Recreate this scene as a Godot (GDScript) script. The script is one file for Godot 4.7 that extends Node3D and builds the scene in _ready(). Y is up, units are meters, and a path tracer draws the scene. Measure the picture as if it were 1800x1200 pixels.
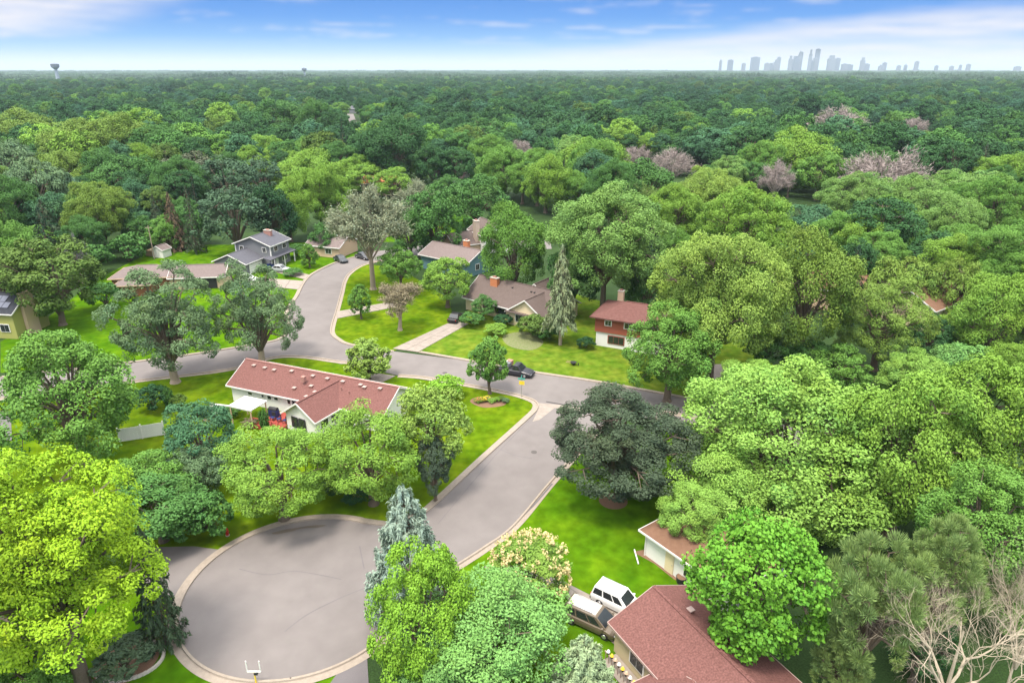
extends Node3D
# A drone's view over a leafy suburb: a cul-de-sac, a crossing street, houses among trees, woods to the horizon and a far downtown.

var rng := RandomNumberGenerator.new()
var leaf_mats := {}
var proto := {}
var used := {}
var clearings: Array[Vector3] = []   # x, z, half width of the gap before a far house
var spots: Array[Vector3] = []      # x, z, radius of every tree set by hand

# tree kind, tone, label, x, z, crown half width, crown half height, crown centre height
const TREES := [
	["locust", "yellow", "big bright yellow-green tree at the west edge of the cul-de-sac", -31.2, -36.9, 7.02, 8.85, 11.54],
	["spruce", "dustspruce", "dark grey-green spruce behind the yellow-green tree beside the cul-de-sac", -27.2, -41.1, 1.96, 5.72, 5.72],
	["tall", "fresh", "tall fresh green maple west of the mauve-roofed white house", -48.8, -67.4, 7.80, 7.80, 9.04],
	["oak", "oakgreen", "broad grey-green oak with thick pale trunk before the cross street", -48.6, -89.3, 7.71, 8.15, 9.77],
	["oak", "oakgreen", "gnarled grey-green oak with bare dead top beside the intersection", -38.3, -95.8, 6.75, 7.93, 8.75],
	["maple", "teal", "dusky blue-green tree beside the white fence", -34.1, -65.1, 4.02, 4.22, 5.05],
	["round", "silver", "greyish thin-leaved small tree under the dusky blue-green tree", -32.9, -62.0, 3.00, 2.79, 3.01],
	["shrub", "dark", "dark green dome shrub below the broad oak trunk", -47.3, -80.5, 2.17, 1.88, 1.84],
	["cypress", "mid", "small green columnar cypress beside the dark dome shrub", -45.2, -80.5, 0.67, 1.83, 1.83],
	["linden", "bright", "broad light green tree below the white patio cover", -22.9, -57.1, 5.82, 4.82, 5.79],
	["linden", "bright", "round bright green tree in front of the mauve-roofed gable wing", -14.4, -59.7, 5.86, 5.67, 6.46],
	["round", "lime", "loose pale green tree beside the corner lawn", -8.5, -63.4, 4.33, 4.72, 7.37],
	["maple", "smoke", "dark smoky purple-green small tree under the loose pale green tree", -8.0, -60.2, 2.18, 3.33, 4.49],
	["round", "mid", "spreading green shrub tree over the fire hydrant", -33.4, -53.7, 4.81, 2.80, 3.58],
	["round", "fresh", "mid green bushy tree between yellow-green tree and broad light green tree", -36.5, -59.0, 3.74, 3.32, 3.59],
	["shrub", "mid", "dark leafy hedge bush at the top of the cul-de-sac", -28.9, -54.1, 2.43, 2.43, 2.63],
	["bluespruce", "blue", "silvery blue spruce standing at the mouth of the cul-de-sac", -8.3, -43.7, 3.41, 6.33, 6.33],
	["tall", "amber", "yellow-green maple with orange tips beside the blue spruce", -6.2, -37.4, 4.20, 6.30, 6.19],
	["ash", "bluebright", "dense light green ash below the flowering lilac tree", -1.2, -37.0, 5.62, 4.78, 4.35],
	["maple", "cream", "flowering tree with cream blossom clusters beside the concrete driveway", 1.5, -45.5, 3.53, 2.67, 3.59],
	["bluespruce", "sage", "pale sage young spruce in front of the near mauve roof", 4.9, -35.2, 2.67, 3.32, 3.32],
	["darkmaple", "bronze", "dark bronze-green maple with short trunk on the bright lawn", 11.3, -60.7, 7.67, 5.44, 6.86],
	["tall", "fresh", "dense green maple with flame-shaped crown beside the brick house", 21.1, -83.3, 6.56, 6.12, 7.95],
	["ash", "lime", "towering yellowish cottonwood with twin trunk behind the green maple", 28.7, -90.1, 9.64, 10.72, 12.83],
	["ash", "limeo", "yellowish cottonwood beside the towering twin-trunked cottonwood", 42.9, -93.7, 6.94, 9.60, 12.51],
	["linden", "limeo", "low olive-lime spreading tree at the foot of the two cottonwoods", 54.3, -93.7, 6.64, 6.17, 8.18],
	["bigash", "bright2", "huge light green silver maple overhanging the white house roof", 28.4, -60.7, 12.06, 10.25, 5.54],
	["ash", "bright2", "light green silver maple limb cluster towards the street", 20.2, -55.6, 5.46, 4.64, 4.13],
	["ash", "bright", "light green silver maple rising behind the pine", 36.6, -54.5, 6.79, 8.84, 9.55],
	["ash", "bright", "tall light green tree at the east edge above the pine", 46.9, -58.9, 6.42, 8.21, 8.87],
	["tall", "fresh", "fresh yellow-tipped tree at the east edge behind the dead tree", 35.8, -42.9, 4.74, 5.07, 10.02],
	["leafy", "vivid", "small-leaved bright linden hanging over the near mauve roof", 17.7, -38.9, 5.38, 5.20, 8.09],
	["pine", "pine", "soft pine with tufted light needles behind the near roof", 24.3, -35.9, 3.80, 6.02, 9.05],
	["pine", "pine", "second soft pine behind the bare dead tree", 29.5, -37.4, 3.11, 4.67, 9.93],
	["bare", "bone", "bare pale dead tree with lichen-yellow branches", 28.5, -33.2, 5.23, 5.23, 8.56],
	["bare", "bone", "bare dead tree with pale twigs at the corner beside the dead tree", 33.5, -34.1, 3.09, 5.26, 9.58],
	["young", "fresh", "neat oval young maple at the kerb beside the dark pickup", -3.1, -85.6, 2.80, 3.97, 4.92],
	["young", "lime", "lime green young tree on the corner behind the mauve roof", -20.8, -90.1, 3.67, 3.08, 3.59],
	["shrub", "amber", "golden-green shrub mound beside the corner lawn", -9.1, -84.2, 2.48, 1.58, 1.64],
	["budhaze", "budgrey", "huge thin-leaved grey-green elm on a tall bare trunk", -28.5, -134.2, 9.94, 9.29, 12.74],
	["bud", "budbrown", "brownish bare-twigged crabapple on the corner lawn", -19.4, -110.5, 4.45, 4.07, 5.69],
	["young", "fresh", "small round-headed green tree beside the narrow driveway", -27.3, -116.3, 2.34, 2.90, 3.79],
	["round", "fresh", "leafy light green tree beside the teal house", -22.0, -129.7, 4.23, 3.87, 6.42],
	["maple", "bright", "rounded yellow-green maple in front of the teal house", -12.2, -122.7, 4.88, 4.48, 5.83],
	["oldspruce", "oldspruce", "half-bare tall spruce with pale trunk before the cream gable", 7.9, -103.7, 3.20, 8.45, 8.45],
	["ash", "fresh", "full green tree directly behind the tan-roofed cream house", 0.5, -126.1, 6.70, 8.96, 10.72],
	["bigash", "bright3", "large pale-tipped ash towering behind the cream house", 16.3, -116.3, 11.08, 9.78, 14.65],
	["round", "mid", "dark green tree in the gap above the brick house", 11.5, -121.0, 5.22, 5.79, 7.18],
	["round", "mid", "deep green tree filling the gap east of the cream house", 23.6, -115.6, 4.01, 6.18, 6.67],
	["maple", "mid", "small clipped round tree at the driveway end of the cream house", -5.1, -115.7, 2.34, 2.11, 2.70],
	["shrub", "mid", "low green bush beside the black car", -7.2, -112.5, 2.19, 1.13, 1.38],
	["shrub", "dark", "low dark bush under the small clipped round tree", -1.6, -112.8, 1.80, 0.90, 1.07],
	["shrub", "bright", "low lime bush on the lawn edge of the cream house", -2.7, -108.6, 1.94, 0.95, 0.93],
	["shrub", "olive", "loose mixed shrub under the cream gable", 3.8, -107.3, 3.15, 1.91, 1.95],
	["shrub", "mid", "second loose shrub beside the cream gable and spruce", 6.2, -105.7, 1.89, 1.22, 1.32],
	["shrub", "dark", "dark bush between the spruce and the brick house", 11.9, -102.2, 1.56, 1.01, 0.99],
	["shrub", "mid", "light green shrub behind the white patio cover", -36.3, -78.9, 1.25, 0.85, 0.83],
	["cypress", "mid", "green pyramid cypress beside the red deck", -30.8, -75.0, 0.64, 1.59, 1.59],
	["bud", "budbrown", "dusky leafless shrub below the white patio cover", -32.9, -75.8, 1.07, 0.83, 0.81],
	["shrub", "dustspruce", "dark low juniper on the stone-ringed bed", -28.8, -38.2, 2.21, 1.10, 1.52],
	["shrub", "mid", "green ornamental bush beside the grey two-storey house", -51.7, -159.8, 2.31, 1.71, 1.68],
	["young", "fresh", "small light green tree on the grey house lawn", -46.1, -150.7, 2.32, 2.86, 2.92],
	["shrub", "mid", "low evergreen hedge before the parked grey car", -47.9, -144.2, 2.11, 0.79, 0.77],
	["young", "fresh", "young green tree beside the far driveway", -20.0, -166.4, 2.12, 2.21, 2.16],
	["shrub", "olive", "dull green yew bush beside the dark dome shrub", -44.2, -80.8, 1.13, 1.13, 1.18],
	["ash", "bluebright", "round fresh tree in front of the near roof's flower railing", -4.8, -35.7, 3.37, 2.87, 2.85],
	["maple", "olive", "large olive dome tree beside the solar-roofed yellow house", -79.4, -113.1, 8.56, 8.02, 8.67],
	["maple", "olive", "olive tree at the west edge behind the yellow house", -93.2, -118.9, 5.66, 6.22, 6.72],
	["budhaze", "dead", "dead grey spruce leaning behind the large olive dome tree", -90.3, -137.5, 2.94, 5.42, 5.85],
	["budhaze", "dead", "pale dead treetop at the west edge above the olive dome tree", -118.5, -157.4, 4.00, 4.00, 4.32],
	["shrub", "mid", "green shrub tree beside the brown low house", -76.9, -122.7, 3.21, 2.54, 2.49],
	["shrub", "mid", "fresh green bush on the back lawn edge", -90.9, -144.4, 3.71, 3.38, 3.65],
	["shrub", "mid", "mid green bush behind the white shed", -90.4, -156.9, 4.67, 3.97, 2.76],
	["round", "fresh", "bright green young tree behind the white shed", -85.6, -165.9, 3.92, 4.36, 4.71],
	["round", "mid", "mid green young tree left of the bright one behind the shed", -93.8, -169.6, 5.00, 4.40, 4.75],
	["ash", "limeo", "olive-lime rounded tree above the back lawn", -101.7, -167.5, 8.38, 8.74, 9.44],
	["spruce", "dustspruce", "dark scraggly spruce beside the olive-lime rounded tree", -109.0, -158.2, 4.69, 7.20, 7.20],
	["round", "bright", "bright green tree at the west edge over the dead treetop", -129.0, -175.5, 5.14, 5.53, 5.97],
	["willow", "silver", "silvery green willow at the west edge of the woods", -131.2, -189.4, 10.15, 10.15, 10.96],
	["willow", "silver", "pale silver-green tree behind the silvery willow", -172.8, -238.8, 11.65, 10.66, 11.52],
	["ash", "limeo", "bright lime-green tree beside the silvery willow", -145.9, -226.3, 9.26, 8.79, 9.49],
	["ash", "limeo", "broad olive-lime tree high in the west woods", -171.3, -277.7, 14.00, 11.90, 12.50],
	["ash", "limeo", "broad soft olive tree in the middle of the west woods", -152.7, -275.8, 14.43, 13.31, 14.37],
	["ash", "mid", "green ash at the east end of the west woods", -137.7, -277.3, 13.43, 11.42, 11.81],
	["ash", "bright", "bright green crown trailing down from the west woods", -125.8, -279.2, 12.47, 10.60, 3.78],
	["round", "teal", "teal-green tree in the hollow of the west woods", -103.3, -188.0, 5.46, 7.07, 7.64],
	["round", "mid", "dense mid green tree below the broad soft olive tree", -120.1, -212.6, 9.60, 8.71, 9.41],
	["round", "mid", "soft green tree below the green ash in the west woods", -109.5, -212.4, 7.85, 8.74, 9.44],
	["oakfar", "budoak", "brownish green oak above the grey two-storey house", -109.6, -237.4, 10.67, 9.07, 7.97],
	["oakfar", "dusty", "dusty green oak crown behind the grey two-storey house", -88.0, -214.4, 10.12, 8.77, 9.47],
	["oakfar", "dusty", "broad dusty green oak overhanging the grey house lawn", -67.5, -164.7, 9.30, 8.22, 8.88],
	["spruce", "rust", "rust-tinged dying spruce in the dusty oaks", -83.4, -166.4, 2.80, 7.36, 7.36],
	["spruce", "dustspruce", "brown-green thin spruce beside the rust-tinged spruce", -77.5, -163.6, 2.48, 8.26, 8.26],
	["spruce", "dustspruce", "grey-green spruce in front of the dusty oaks", -91.9, -175.4, 2.65, 6.27, 6.27],
	["oakfar", "dusty", "dusty dark oak beside the bright green thicket", -83.8, -232.6, 8.09, 7.61, 8.22],
	["round", "dark", "dark shaded tree behind the grey house chimney", -59.7, -170.2, 6.39, 7.86, 8.49],
	["ash", "bright", "bright green tree right behind the grey house chimney", -57.9, -176.1, 5.50, 8.14, 8.79],
	["ash", "bright", "tall bright green ash behind the thin-leaved elm", -53.2, -189.6, 9.00, 9.40, 10.16],
	["maple", "bright", "bright green low thicket crown above the dusty oak", -77.8, -239.7, 6.89, 5.86, 4.26],
	["ash", "bright", "long bright green crown in the centre woods", -74.7, -254.6, 13.49, 11.46, 4.10],
	["ash", "bright", "bright green crown beside the orange roof", -58.3, -259.6, 9.53, 8.10, 4.96],
	["maple", "bright", "bright round crown just below the orange roof", -41.5, -241.0, 6.92, 5.88, 5.35],
	["ash", "deep", "deep green broad tree above the orange roof", -45.7, -270.0, 15.24, 12.96, 13.02],
	["round", "deep", "deep green tree east of the broad deep green tree", -29.4, -257.9, 7.34, 8.41, 9.08],
	["maple", "deep", "dark green globe tree beside the far house gable", -21.1, -259.0, 8.43, 7.89, 8.53],
	["maple", "fresh", "light green round tree before the far grey roof", -36.9, -274.1, 4.47, 4.47, 4.83],
	["budhaze", "budgrey", "greyish thin tree behind the far grey roof street", -28.3, -207.0, 8.56, 7.28, 5.00],
	["round", "mid", "mid green tree beside the greyish thin tree", -18.1, -160.2, 7.04, 8.44, 9.11],
	["round", "mid", "dull green tree between elm and mid green tree", -24.1, -159.2, 5.36, 6.75, 7.29],
	["round", "mid", "green tree with dense base behind the white chimney house", -10.5, -194.3, 8.85, 7.53, 7.43],
	["ash", "fresh", "pale green tree behind the white chimney house", -2.9, -239.7, 9.78, 8.78, 9.48],
	["ash", "fresh", "soft green tree beyond the pale green tree", -8.9, -313.6, 11.39, 9.68, 6.00],
	["twig", "pinkdead", "dead brown treetop beyond the pale green tree", 4.1, -341.5, 6.89, 5.85, 5.57],
	["ash", "bright", "bright yellow-green crown in the woods behind the large ash", 30.4, -258.2, 15.73, 13.37, 5.99],
	["ash", "bright", "fresh green tree west of the bright yellow-green crown", 10.5, -214.1, 7.91, 8.81, 9.51],
	["maple", "fresh", "round light crown behind the fresh green tree", 20.5, -339.2, 7.93, 6.74, 5.15],
	["round", "mid", "shaded green tree east of the large pale-tipped ash", 38.2, -201.5, 10.78, 9.16, 9.72],
	["twig", "pinkdead", "pink-grey leafless tree beyond the large pale-tipped ash", 68.0, -294.1, 11.33, 9.63, 3.42],
	["twig", "pinkdead", "small pink-grey leafless crown beside the bigger leafless tree", 59.8, -336.5, 8.16, 6.93, 2.46],
	["ash", "lime", "yellow-lime ash behind the towering cottonwood", 51.2, -179.2, 9.65, 9.65, 10.42],
	["round", "fresh", "lower fresh green tree under the yellow-lime ash", 51.1, -154.8, 5.90, 5.20, 5.62],
	["maple", "deep", "dark green globe beyond the leafless pink tree", 89.4, -332.0, 13.34, 11.34, 7.99],
	["round", "deep", "deep green broad tree north of the yellow-lime ash", 96.8, -285.9, 12.68, 10.93, 11.81],
	["ash", "bright", "bright broad tree beside the deep green broad tree", 106.4, -260.1, 14.74, 12.53, 10.35],
	["twig", "pinkdead", "grey leafless tree in front of the bright broad tree", 85.3, -223.6, 6.60, 7.82, 8.44],
	["ash", "bright", "yellow-green crown behind the bright broad tree", 157.5, -356.3, 12.89, 10.95, 3.86],
	["twig", "pinkdead", "wide pink-grey leafless tree in the east woods", 122.2, -228.6, 17.73, 15.07, 5.40],
	["twig", "pinkdead", "far pink-grey leafless tree with arched crown", 211.1, -458.2, 20.02, 17.01, 5.96],
	["twig", "pinkdead", "far pink-grey small leafless tree", 257.8, -456.9, 10.93, 9.29, 5.81],
	["round", "deep", "deep green tree behind the wide leafless tree", 194.2, -350.2, 13.37, 11.36, 4.59],
	["budhaze", "budgrey", "grey thin tree east of the wide leafless tree", 190.3, -307.9, 9.33, 7.93, 7.54],
	["ash", "bright3", "light ash in front of the wide leafless tree", 117.2, -202.8, 12.56, 10.68, 4.60],
	["ash", "bright3", "light ash west of the wide leafless tree", 98.5, -198.5, 10.67, 9.07, 6.05],
	["maple", "teal", "teal-green globe tree behind the cottonwoods", 75.0, -168.5, 7.78, 6.62, 4.92],
	["ash", "fresh", "fresh ash in the middle of the east woods", 85.1, -154.4, 9.09, 7.73, 8.34],
	["ash", "bright3", "pale ash at the heart of the east woods", 99.2, -156.6, 9.19, 8.51, 9.19],
	["ash", "fresh", "tall pale ash at the east edge of the woods", 118.5, -167.3, 9.76, 9.04, 9.76],
	["ash", "bright", "bright crown at the east edge beyond the pale ash", 174.4, -246.8, 10.08, 8.57, 5.96],
	["spruce", "dustspruce", "olive pointed spruce at the east edge of the woods", 168.3, -250.0, 4.60, 8.96, 8.96],
	["darkmaple", "bronze", "smoky purple dark tree at the east edge", 108.2, -143.3, 5.81, 4.94, 5.10],
	["ash", "fresh", "green ash before the smoky purple tree", 94.8, -140.9, 6.60, 5.96, 6.44],
	["willow", "limeo", "drooping pale willow below the east woods", 70.6, -117.0, 6.61, 5.77, 6.23],
	["willow", "limeo", "drooping pale willow with bare limbs beside the other willow", 77.0, -113.5, 4.94, 6.28, 6.78],
	["ash", "bright", "bright green tree at the east edge below the willows", 71.7, -94.7, 6.29, 7.23, 7.81],
	["ash", "bright", "soft lower tree below the bare-limbed willow", 73.4, -103.1, 4.13, 3.51, 2.86],
	["maple", "bluebright", "rounded blue-green tree above the light silver maples", 64.6, -90.2, 4.91, 4.17, 1.94],
	["ash", "bright2", "fresh green tree behind the huge silver maple", 31.3, -79.2, 5.09, 2.72, 4.91],
	["ash", "bright", "fresh tree at the east edge over the tall light green tree", 68.7, -84.6, 4.25, 3.78, 4.08],
	["round", "deep", "deep green tree between the cottonwoods and the willow", 65.5, -127.0, 4.37, 6.12, 6.60],
	["round", "deep", "dark undergrowth tree behind the low olive-lime tree", 64.9, -98.1, 3.51, 3.51, 3.79],
	["round", "mid", "shaded tree between the cottonwoods in the yard", 38.0, -93.7, 3.80, 2.25, 3.69],
	["ash", "mid", "large arched elm far beyond the dusty oaks", -136.3, -420.6, 20.04, 17.03, 10.68],
	["ash", "mid", "smaller elm shoulder beside the large arched elm", -111.0, -404.5, 11.26, 12.88, 13.91],
	["maple", "deep", "dark globe tree in the far woods", -139.7, -357.0, 11.17, 9.49, 8.92],
	["ash", "bright", "bright far crown below the large arched elm", -112.9, -319.5, 13.53, 11.50, 4.39],
	["ash", "fresh", "green far crown next to the bright far crown", -87.7, -308.3, 12.46, 10.59, 4.79],
	["spruce", "deepspruce", "dark pointed spruce beside the distant street", -74.0, -309.7, 3.00, 11.42, 11.42],
	["spruce", "deepspruce", "second dark pointed spruce beside the distant street", -68.2, -292.4, 2.85, 8.62, 8.62],
	["round", "deep", "deep green tree closing the west side of the distant street", -96.9, -391.7, 9.37, 10.94, 11.82],
	["maple", "deep", "dark green far globe in the centre woods", 25.4, -397.8, 19.04, 16.19, 5.67],
	["maple", "mid", "mid green far globe in the centre woods", -15.5, -388.2, 14.74, 12.53, 6.74],
	["maple", "deep", "deep green far globe above the pink leafless tree", 81.5, -408.7, 16.30, 13.86, 6.38],
	["round", "fresh", "low light green tree in the gap east of the twin-trunked cottonwood", 46.3, -88.6, 4.43, 3.77, 2.34],
	["ash", "bright2", "light green tree over the hidden tan roof in the east yards", 55.8, -86.2, 5.11, 4.34, 2.16],
	["round", "mid", "mid green tree behind the huge silver maple and the yard driveway", 43.4, -92.2, 3.75, 3.19, 2.51],
	["round", "mid", "dense mid green tree at the foot of the west woods", -82.0, -171.2, 5.75, 5.00, 5.40],
	["round", "deep", "dark hedge trees along the back lawn", -102.9, -157.5, 4.68, 3.97, 4.27],
	["round", "fresh", "soft green tree above the dead grey spruce", -108.9, -152.6, 5.83, 4.96, 4.29],
	["ash", "limeo", "silvery ash at the top of the west woods", -247.6, -364.6, 18.93, 16.09, 8.01],
	["ash", "fresh", "fresh green ash at the top of the west woods", -219.1, -392.4, 18.78, 15.96, 6.69],
	["pine", "pine", "pine with tufted needles at the bottom beside the near roof", 23.1, -36.0, 2.39, 3.18, 3.43],
	["ash", "fresh", "shaded green tree behind the bare dead tree at the edge", 39.4, -42.2, 2.87, 4.33, 4.67],
	["round", "deep", "dark understory tree between the pines", 30.2, -38.5, 2.52, 2.52, 2.72],
	["ash", "bright2", "bright lower limb tree against the white house corner", 16.8, -51.6, 3.34, 2.84, 4.60],
	["ash", "bright2", "bright tree over the orange-brown hip roof", 29.9, -55.9, 4.15, 3.53, 2.26],
	["shrub", "dark", "dark low shrub between the two light green trees by the playhouse", -18.7, -61.5, 1.81, 0.90, 1.14],
	["shrub", "dark", "dark hedge shrub under the round bright green tree", -16.2, -59.7, 1.47, 0.74, 0.91],
	["shrub", "mid", "second deep green hedge bush above the fire hydrant", -30.9, -54.1, 2.44, 1.52, 1.98],
	["maple", "bright", "bright round crown hiding the orange far roof", -52.8, -247.9, 7.11, 6.04, 5.50],
	["round", "mid", "mid green crown before the far grey roof", -20.9, -231.1, 6.66, 5.66, 4.11],
	["round", "fresh", "light crown in front of the long grey far roof", -14.1, -266.7, 7.62, 6.47, 4.74],
	["round", "mid", "green tree before the low pale house beyond the road bend", -45.4, -163.6, 3.88, 3.88, 3.83],
	["ash", "fresh", "green tree under the big bright yellow-green tree", -34.8, -36.9, 3.85, 3.27, 3.11],
]

# leaf colours, linear
const TONE := {
	"yellow": Vector3(.26, .43, .02), "fresh": Vector3(.125, .265, .045), "bright": Vector3(.18, .325, .045), "bright2": Vector3(.22, .39, .07), "bright3": Vector3(.175, .315, .075),
	"bluebright": Vector3(.17, .35, .09), "lime": Vector3(.225, .345, .065), "limeo": Vector3(.165, .265, .045), "vivid": Vector3(.125, .31, .03), "mid": Vector3(.075, .185, .042),
	"olive": Vector3(.105, .18, .034), "dark": Vector3(.03, .09, .032), "deep": Vector3(.045, .125, .038), "teal": Vector3(.065, .165, .075), "oakgreen": Vector3(.135, .22, .1),
	"dusty": Vector3(.07, .135, .072), "budoak": Vector3(.125, .15, .09), "silver": Vector3(.125, .21, .1), "smoke": Vector3(.065, .1, .062), "bronze": Vector3(.06, .09, .05),
	"blue": Vector3(.31, .41, .33), "sage": Vector3(.33, .44, .24), "amber": Vector3(.19, .37, .035), "cream": Vector3(.18, .3, .05), "dustspruce": Vector3(.075, .12, .062),
	"deepspruce": Vector3(.03, .07, .036), "rust": Vector3(.18, .13, .085), "oldspruce": Vector3(.26, .32, .17), "pine": Vector3(.25, .37, .12), "budgrey": Vector3(.27, .3, .185),
	"budbrown": Vector3(.26, .225, .14), "pinkdead": Vector3(.38, .32, .3), "dead": Vector3(.21, .21, .2), "bone": Vector3(.5, .44, .38),
}


func _ready() -> void:
	rng.seed = 7
	# ------------------------------------------------ camera, sky, sun, air
	var cam := Camera3D.new()
	cam.name = "camera"
	cam.position = Vector3(0, 42, 0)
	cam.rotation.x = -0.37983
	cam.fov = 53.13
	cam.near = 0.5
	cam.far = 90000.0
	add_child(cam)
	var env := Environment.new()
	env.background_mode = Environment.BG_SKY
	env.tonemap_mode = Environment.TONE_MAPPER_LINEAR
	env.tonemap_exposure = EXPO
	env.sdfgi_enabled = true
	env.ssao_enabled = true
	env.ssil_enabled = true
	env.fog_enabled = true
	env.fog_density = 0.00007
	env.fog_light_color = Color(0.86, 0.94, 1.0)
	var sky := Sky.new()
	var pano := PanoramaSkyMaterial.new()
	pano.panorama = sky_picture()
	sky.sky_material = pano
	env.sky = sky
	var we := WorldEnvironment.new()
	we.name = "world_environment"
	we.environment = env
	add_child(we)
	var sun := DirectionalLight3D.new()
	sun.name = "sun"
	sun.light_energy = 0.76
	sun.light_angular_distance = 14.0
	sun.light_color = Color(1.0, 0.96, 0.9)
	sun.shadow_enabled = true
	add_child(sun)
	sun.look_at_from_position(Vector3.ZERO, Vector3(0.34, -1.45, -0.46))
	# ------------------------------------------------ setting
	materials()
	ground_and_roads()
	houses()
	vehicles()
	street_things()
	prototypes()
	near_trees()
	woods()
	far_town()


const EXPO := 2.1


func sky_picture() -> ImageTexture:
	var w := 2048
	var h := 1024
	var n1 := FastNoiseLite.new()
	n1.seed = 5; n1.frequency = 1.0; n1.fractal_octaves = 5
	var n2 := FastNoiseLite.new()
	n2.seed = 11; n2.frequency = 1.0; n2.fractal_octaves = 4
	var data := PackedFloat32Array()
	data.resize(w * h * 3)
	# height in degrees -> clear air colour
	var stops := [0.0, 0.5, 1.2, 2.2, 3.6, 5.0, 12.0, 30.0, 90.0]
	var cols := [Vector3(.94, .96, .97), Vector3(.8, .9, .99), Vector3(.5, .74, .98), Vector3(.25, .53, .95), Vector3(.13, .38, .9), Vector3(.1, .32, .84), Vector3(.12, .33, .8), Vector3(.14, .34, .75), Vector3(.13, .3, .66)]
	for r in h:
		var el := 90.0 - (r + 0.5) / h * 180.0
		var step_x := 1 if el < 14.0 and el > -0.5 else 4
		var base := Vector3(.25, .3, .25)
		if el > -1.0:
			var k := 0
			while k < 7 and el > stops[k + 1]:
				k += 1
			base = cols[k].lerp(cols[k + 1], clampf((el - stops[k]) / (stops[k + 1] - stops[k]), 0, 1))
		var x := 0
		while x < w:
			var c := base
			if el > -0.2:
				var az := x * 360.0 / w
				if az > 180.0:
					az -= 360.0
				var a := deg_to_rad(az)
				var e := deg_to_rad(maxf(el, 0.0))
				var veil := 0.0
				if el < 14.0:
					# streaks lying along the horizon
					var s := n1.get_noise_3d(cos(a) * 5.0, el * .8, sin(a) * 5.0)
					var fine := n2.get_noise_3d(cos(a) * 9.0, el * 2.6 + az * .05, sin(a) * 9.0)
					var line := 1.15 + 2.6 * smoothstep(-2.0, 33.0, az) + .35 * s
					var bank := smoothstep(line + .55, line - .8, el + .45 * fine) * smoothstep(-6.0, 9.0, az) * (.72 + .5 * fine)
					bank *= 1.0 - .45 * smoothstep(.45, .0, absf(el - 1.25 - .02 * az)) * smoothstep(10.0, 25.0, az)
					var corner := smoothstep(-25.0, -33.0, az + 2.0 * s + 2.4 * (3.0 - el)) * smoothstep(1.6, 2.5, el + .4 * fine) * (.8 + .4 * fine)
					var wisps := smoothstep(.16, .55, s * .75 + fine * .55) * .4 * smoothstep(1.2, 2.6, el)
					veil = clampf(maxf(maxf(bank, corner), wisps), 0.0, .95)
					veil = lerpf(veil, clampf(.42 + s * .8, 0.0, .9), smoothstep(6.0, 14.0, el))
					c = base.lerp(Vector3(.92, .9, .95), veil)
				else:
					var p := Vector3(cos(a) * cos(e), sin(e) * 1.6, sin(a) * cos(e))
					var s := n1.get_noise_3dv(p * 3.1)
					veil = clampf(.42 + .5 * smoothstep(14.0, 45.0, el) + s * .6, 0.0, .97)
					c = base.lerp(Vector3(1.0, 1.0, 1.0) * lerpf(.92, 3.8, smoothstep(12.0, 48.0, el)), veil)
			for q in step_x:
				var at := (r * w + mini(x + q, w - 1)) * 3
				data[at] = c.x / EXPO
				data[at + 1] = c.y / EXPO
				data[at + 2] = c.z / EXPO
			x += step_x
	return ImageTexture.create_from_image(Image.create_from_data(w, h, false, Image.FORMAT_RGBF, data.to_byte_array()))


# ======================================================== small helpers
func numbered(called: String) -> String:
	used[called] = used.get(called, 0) + 1
	return called if used[called] == 1 else "%s_%03d" % [called, used[called] - 1]


func thing(called: String, label: String, category: String, at := Vector3.ZERO, deg := 0.0, group := "") -> Node3D:
	var o := Node3D.new()
	o.name = numbered(called)
	add_child(o)
	o.position = at
	o.rotation.y = -deg_to_rad(deg)      # deg turns the local x axis towards +z
	o.set_meta("label", label)
	o.set_meta("category", category)
	if group != "":
		o.set_meta("group", group)
	return o


func part(parent: Node3D, called: String, mesh: Mesh, mat: Material, t := Transform3D()) -> MeshInstance3D:
	var o := MeshInstance3D.new()
	o.name = called
	o.mesh = mesh
	o.material_override = mat
	o.transform = t
	parent.add_child(o, true)
	return o


func structure(called: String, mesh: Mesh, mat: Material, parent: Node3D = self) -> MeshInstance3D:
	var o := part(parent, called, mesh, mat)
	if parent == self:
		o.set_meta("kind", "structure")
	return o


func P(x: float, y: float, z: float, deg := 0.0) -> Transform3D:
	return Transform3D(Basis(Vector3.UP, -deg_to_rad(deg)), Vector3(x, y, z))


func boxm(x: float, y: float, z: float) -> BoxMesh:
	var m := BoxMesh.new()
	m.size = Vector3(x, y, z)
	return m


func cyl(r0: float, r1: float, h: float, n := 10) -> CylinderMesh:
	var m := CylinderMesh.new()
	m.bottom_radius = r0
	m.top_radius = r1
	m.height = h
	m.radial_segments = n
	m.rings = 1
	return m


func tri(st: SurfaceTool, a: Vector3, b: Vector3, c: Vector3) -> void:
	st.add_vertex(a); st.add_vertex(b); st.add_vertex(c)


func fan(st: SurfaceTool, p: Array) -> void:
	for i in range(1, p.size() - 1):
		tri(st, p[0], p[i], p[i + 1])


func begin() -> SurfaceTool:
	var st := SurfaceTool.new()
	st.begin(Mesh.PRIMITIVE_TRIANGLES)
	st.set_smooth_group(-1)
	return st


func done(st: SurfaceTool) -> ArrayMesh:
	st.generate_normals()
	return st.commit()


# a convex outline in (z, y), drawn out along x
func prism(st: SurfaceTool, outline: Array, x0: float, x1: float) -> void:
	var a := []
	var b := []
	for q in outline:
		a.append(Vector3(x0, q.y, q.x)); b.append(Vector3(x1, q.y, q.x))
	fan(st, a)
	b.reverse()
	fan(st, b)
	b.reverse()
	for i in outline.size():
		var j := (i + 1) % outline.size()
		fan(st, [a[i], b[i], b[j], a[j]])


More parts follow.
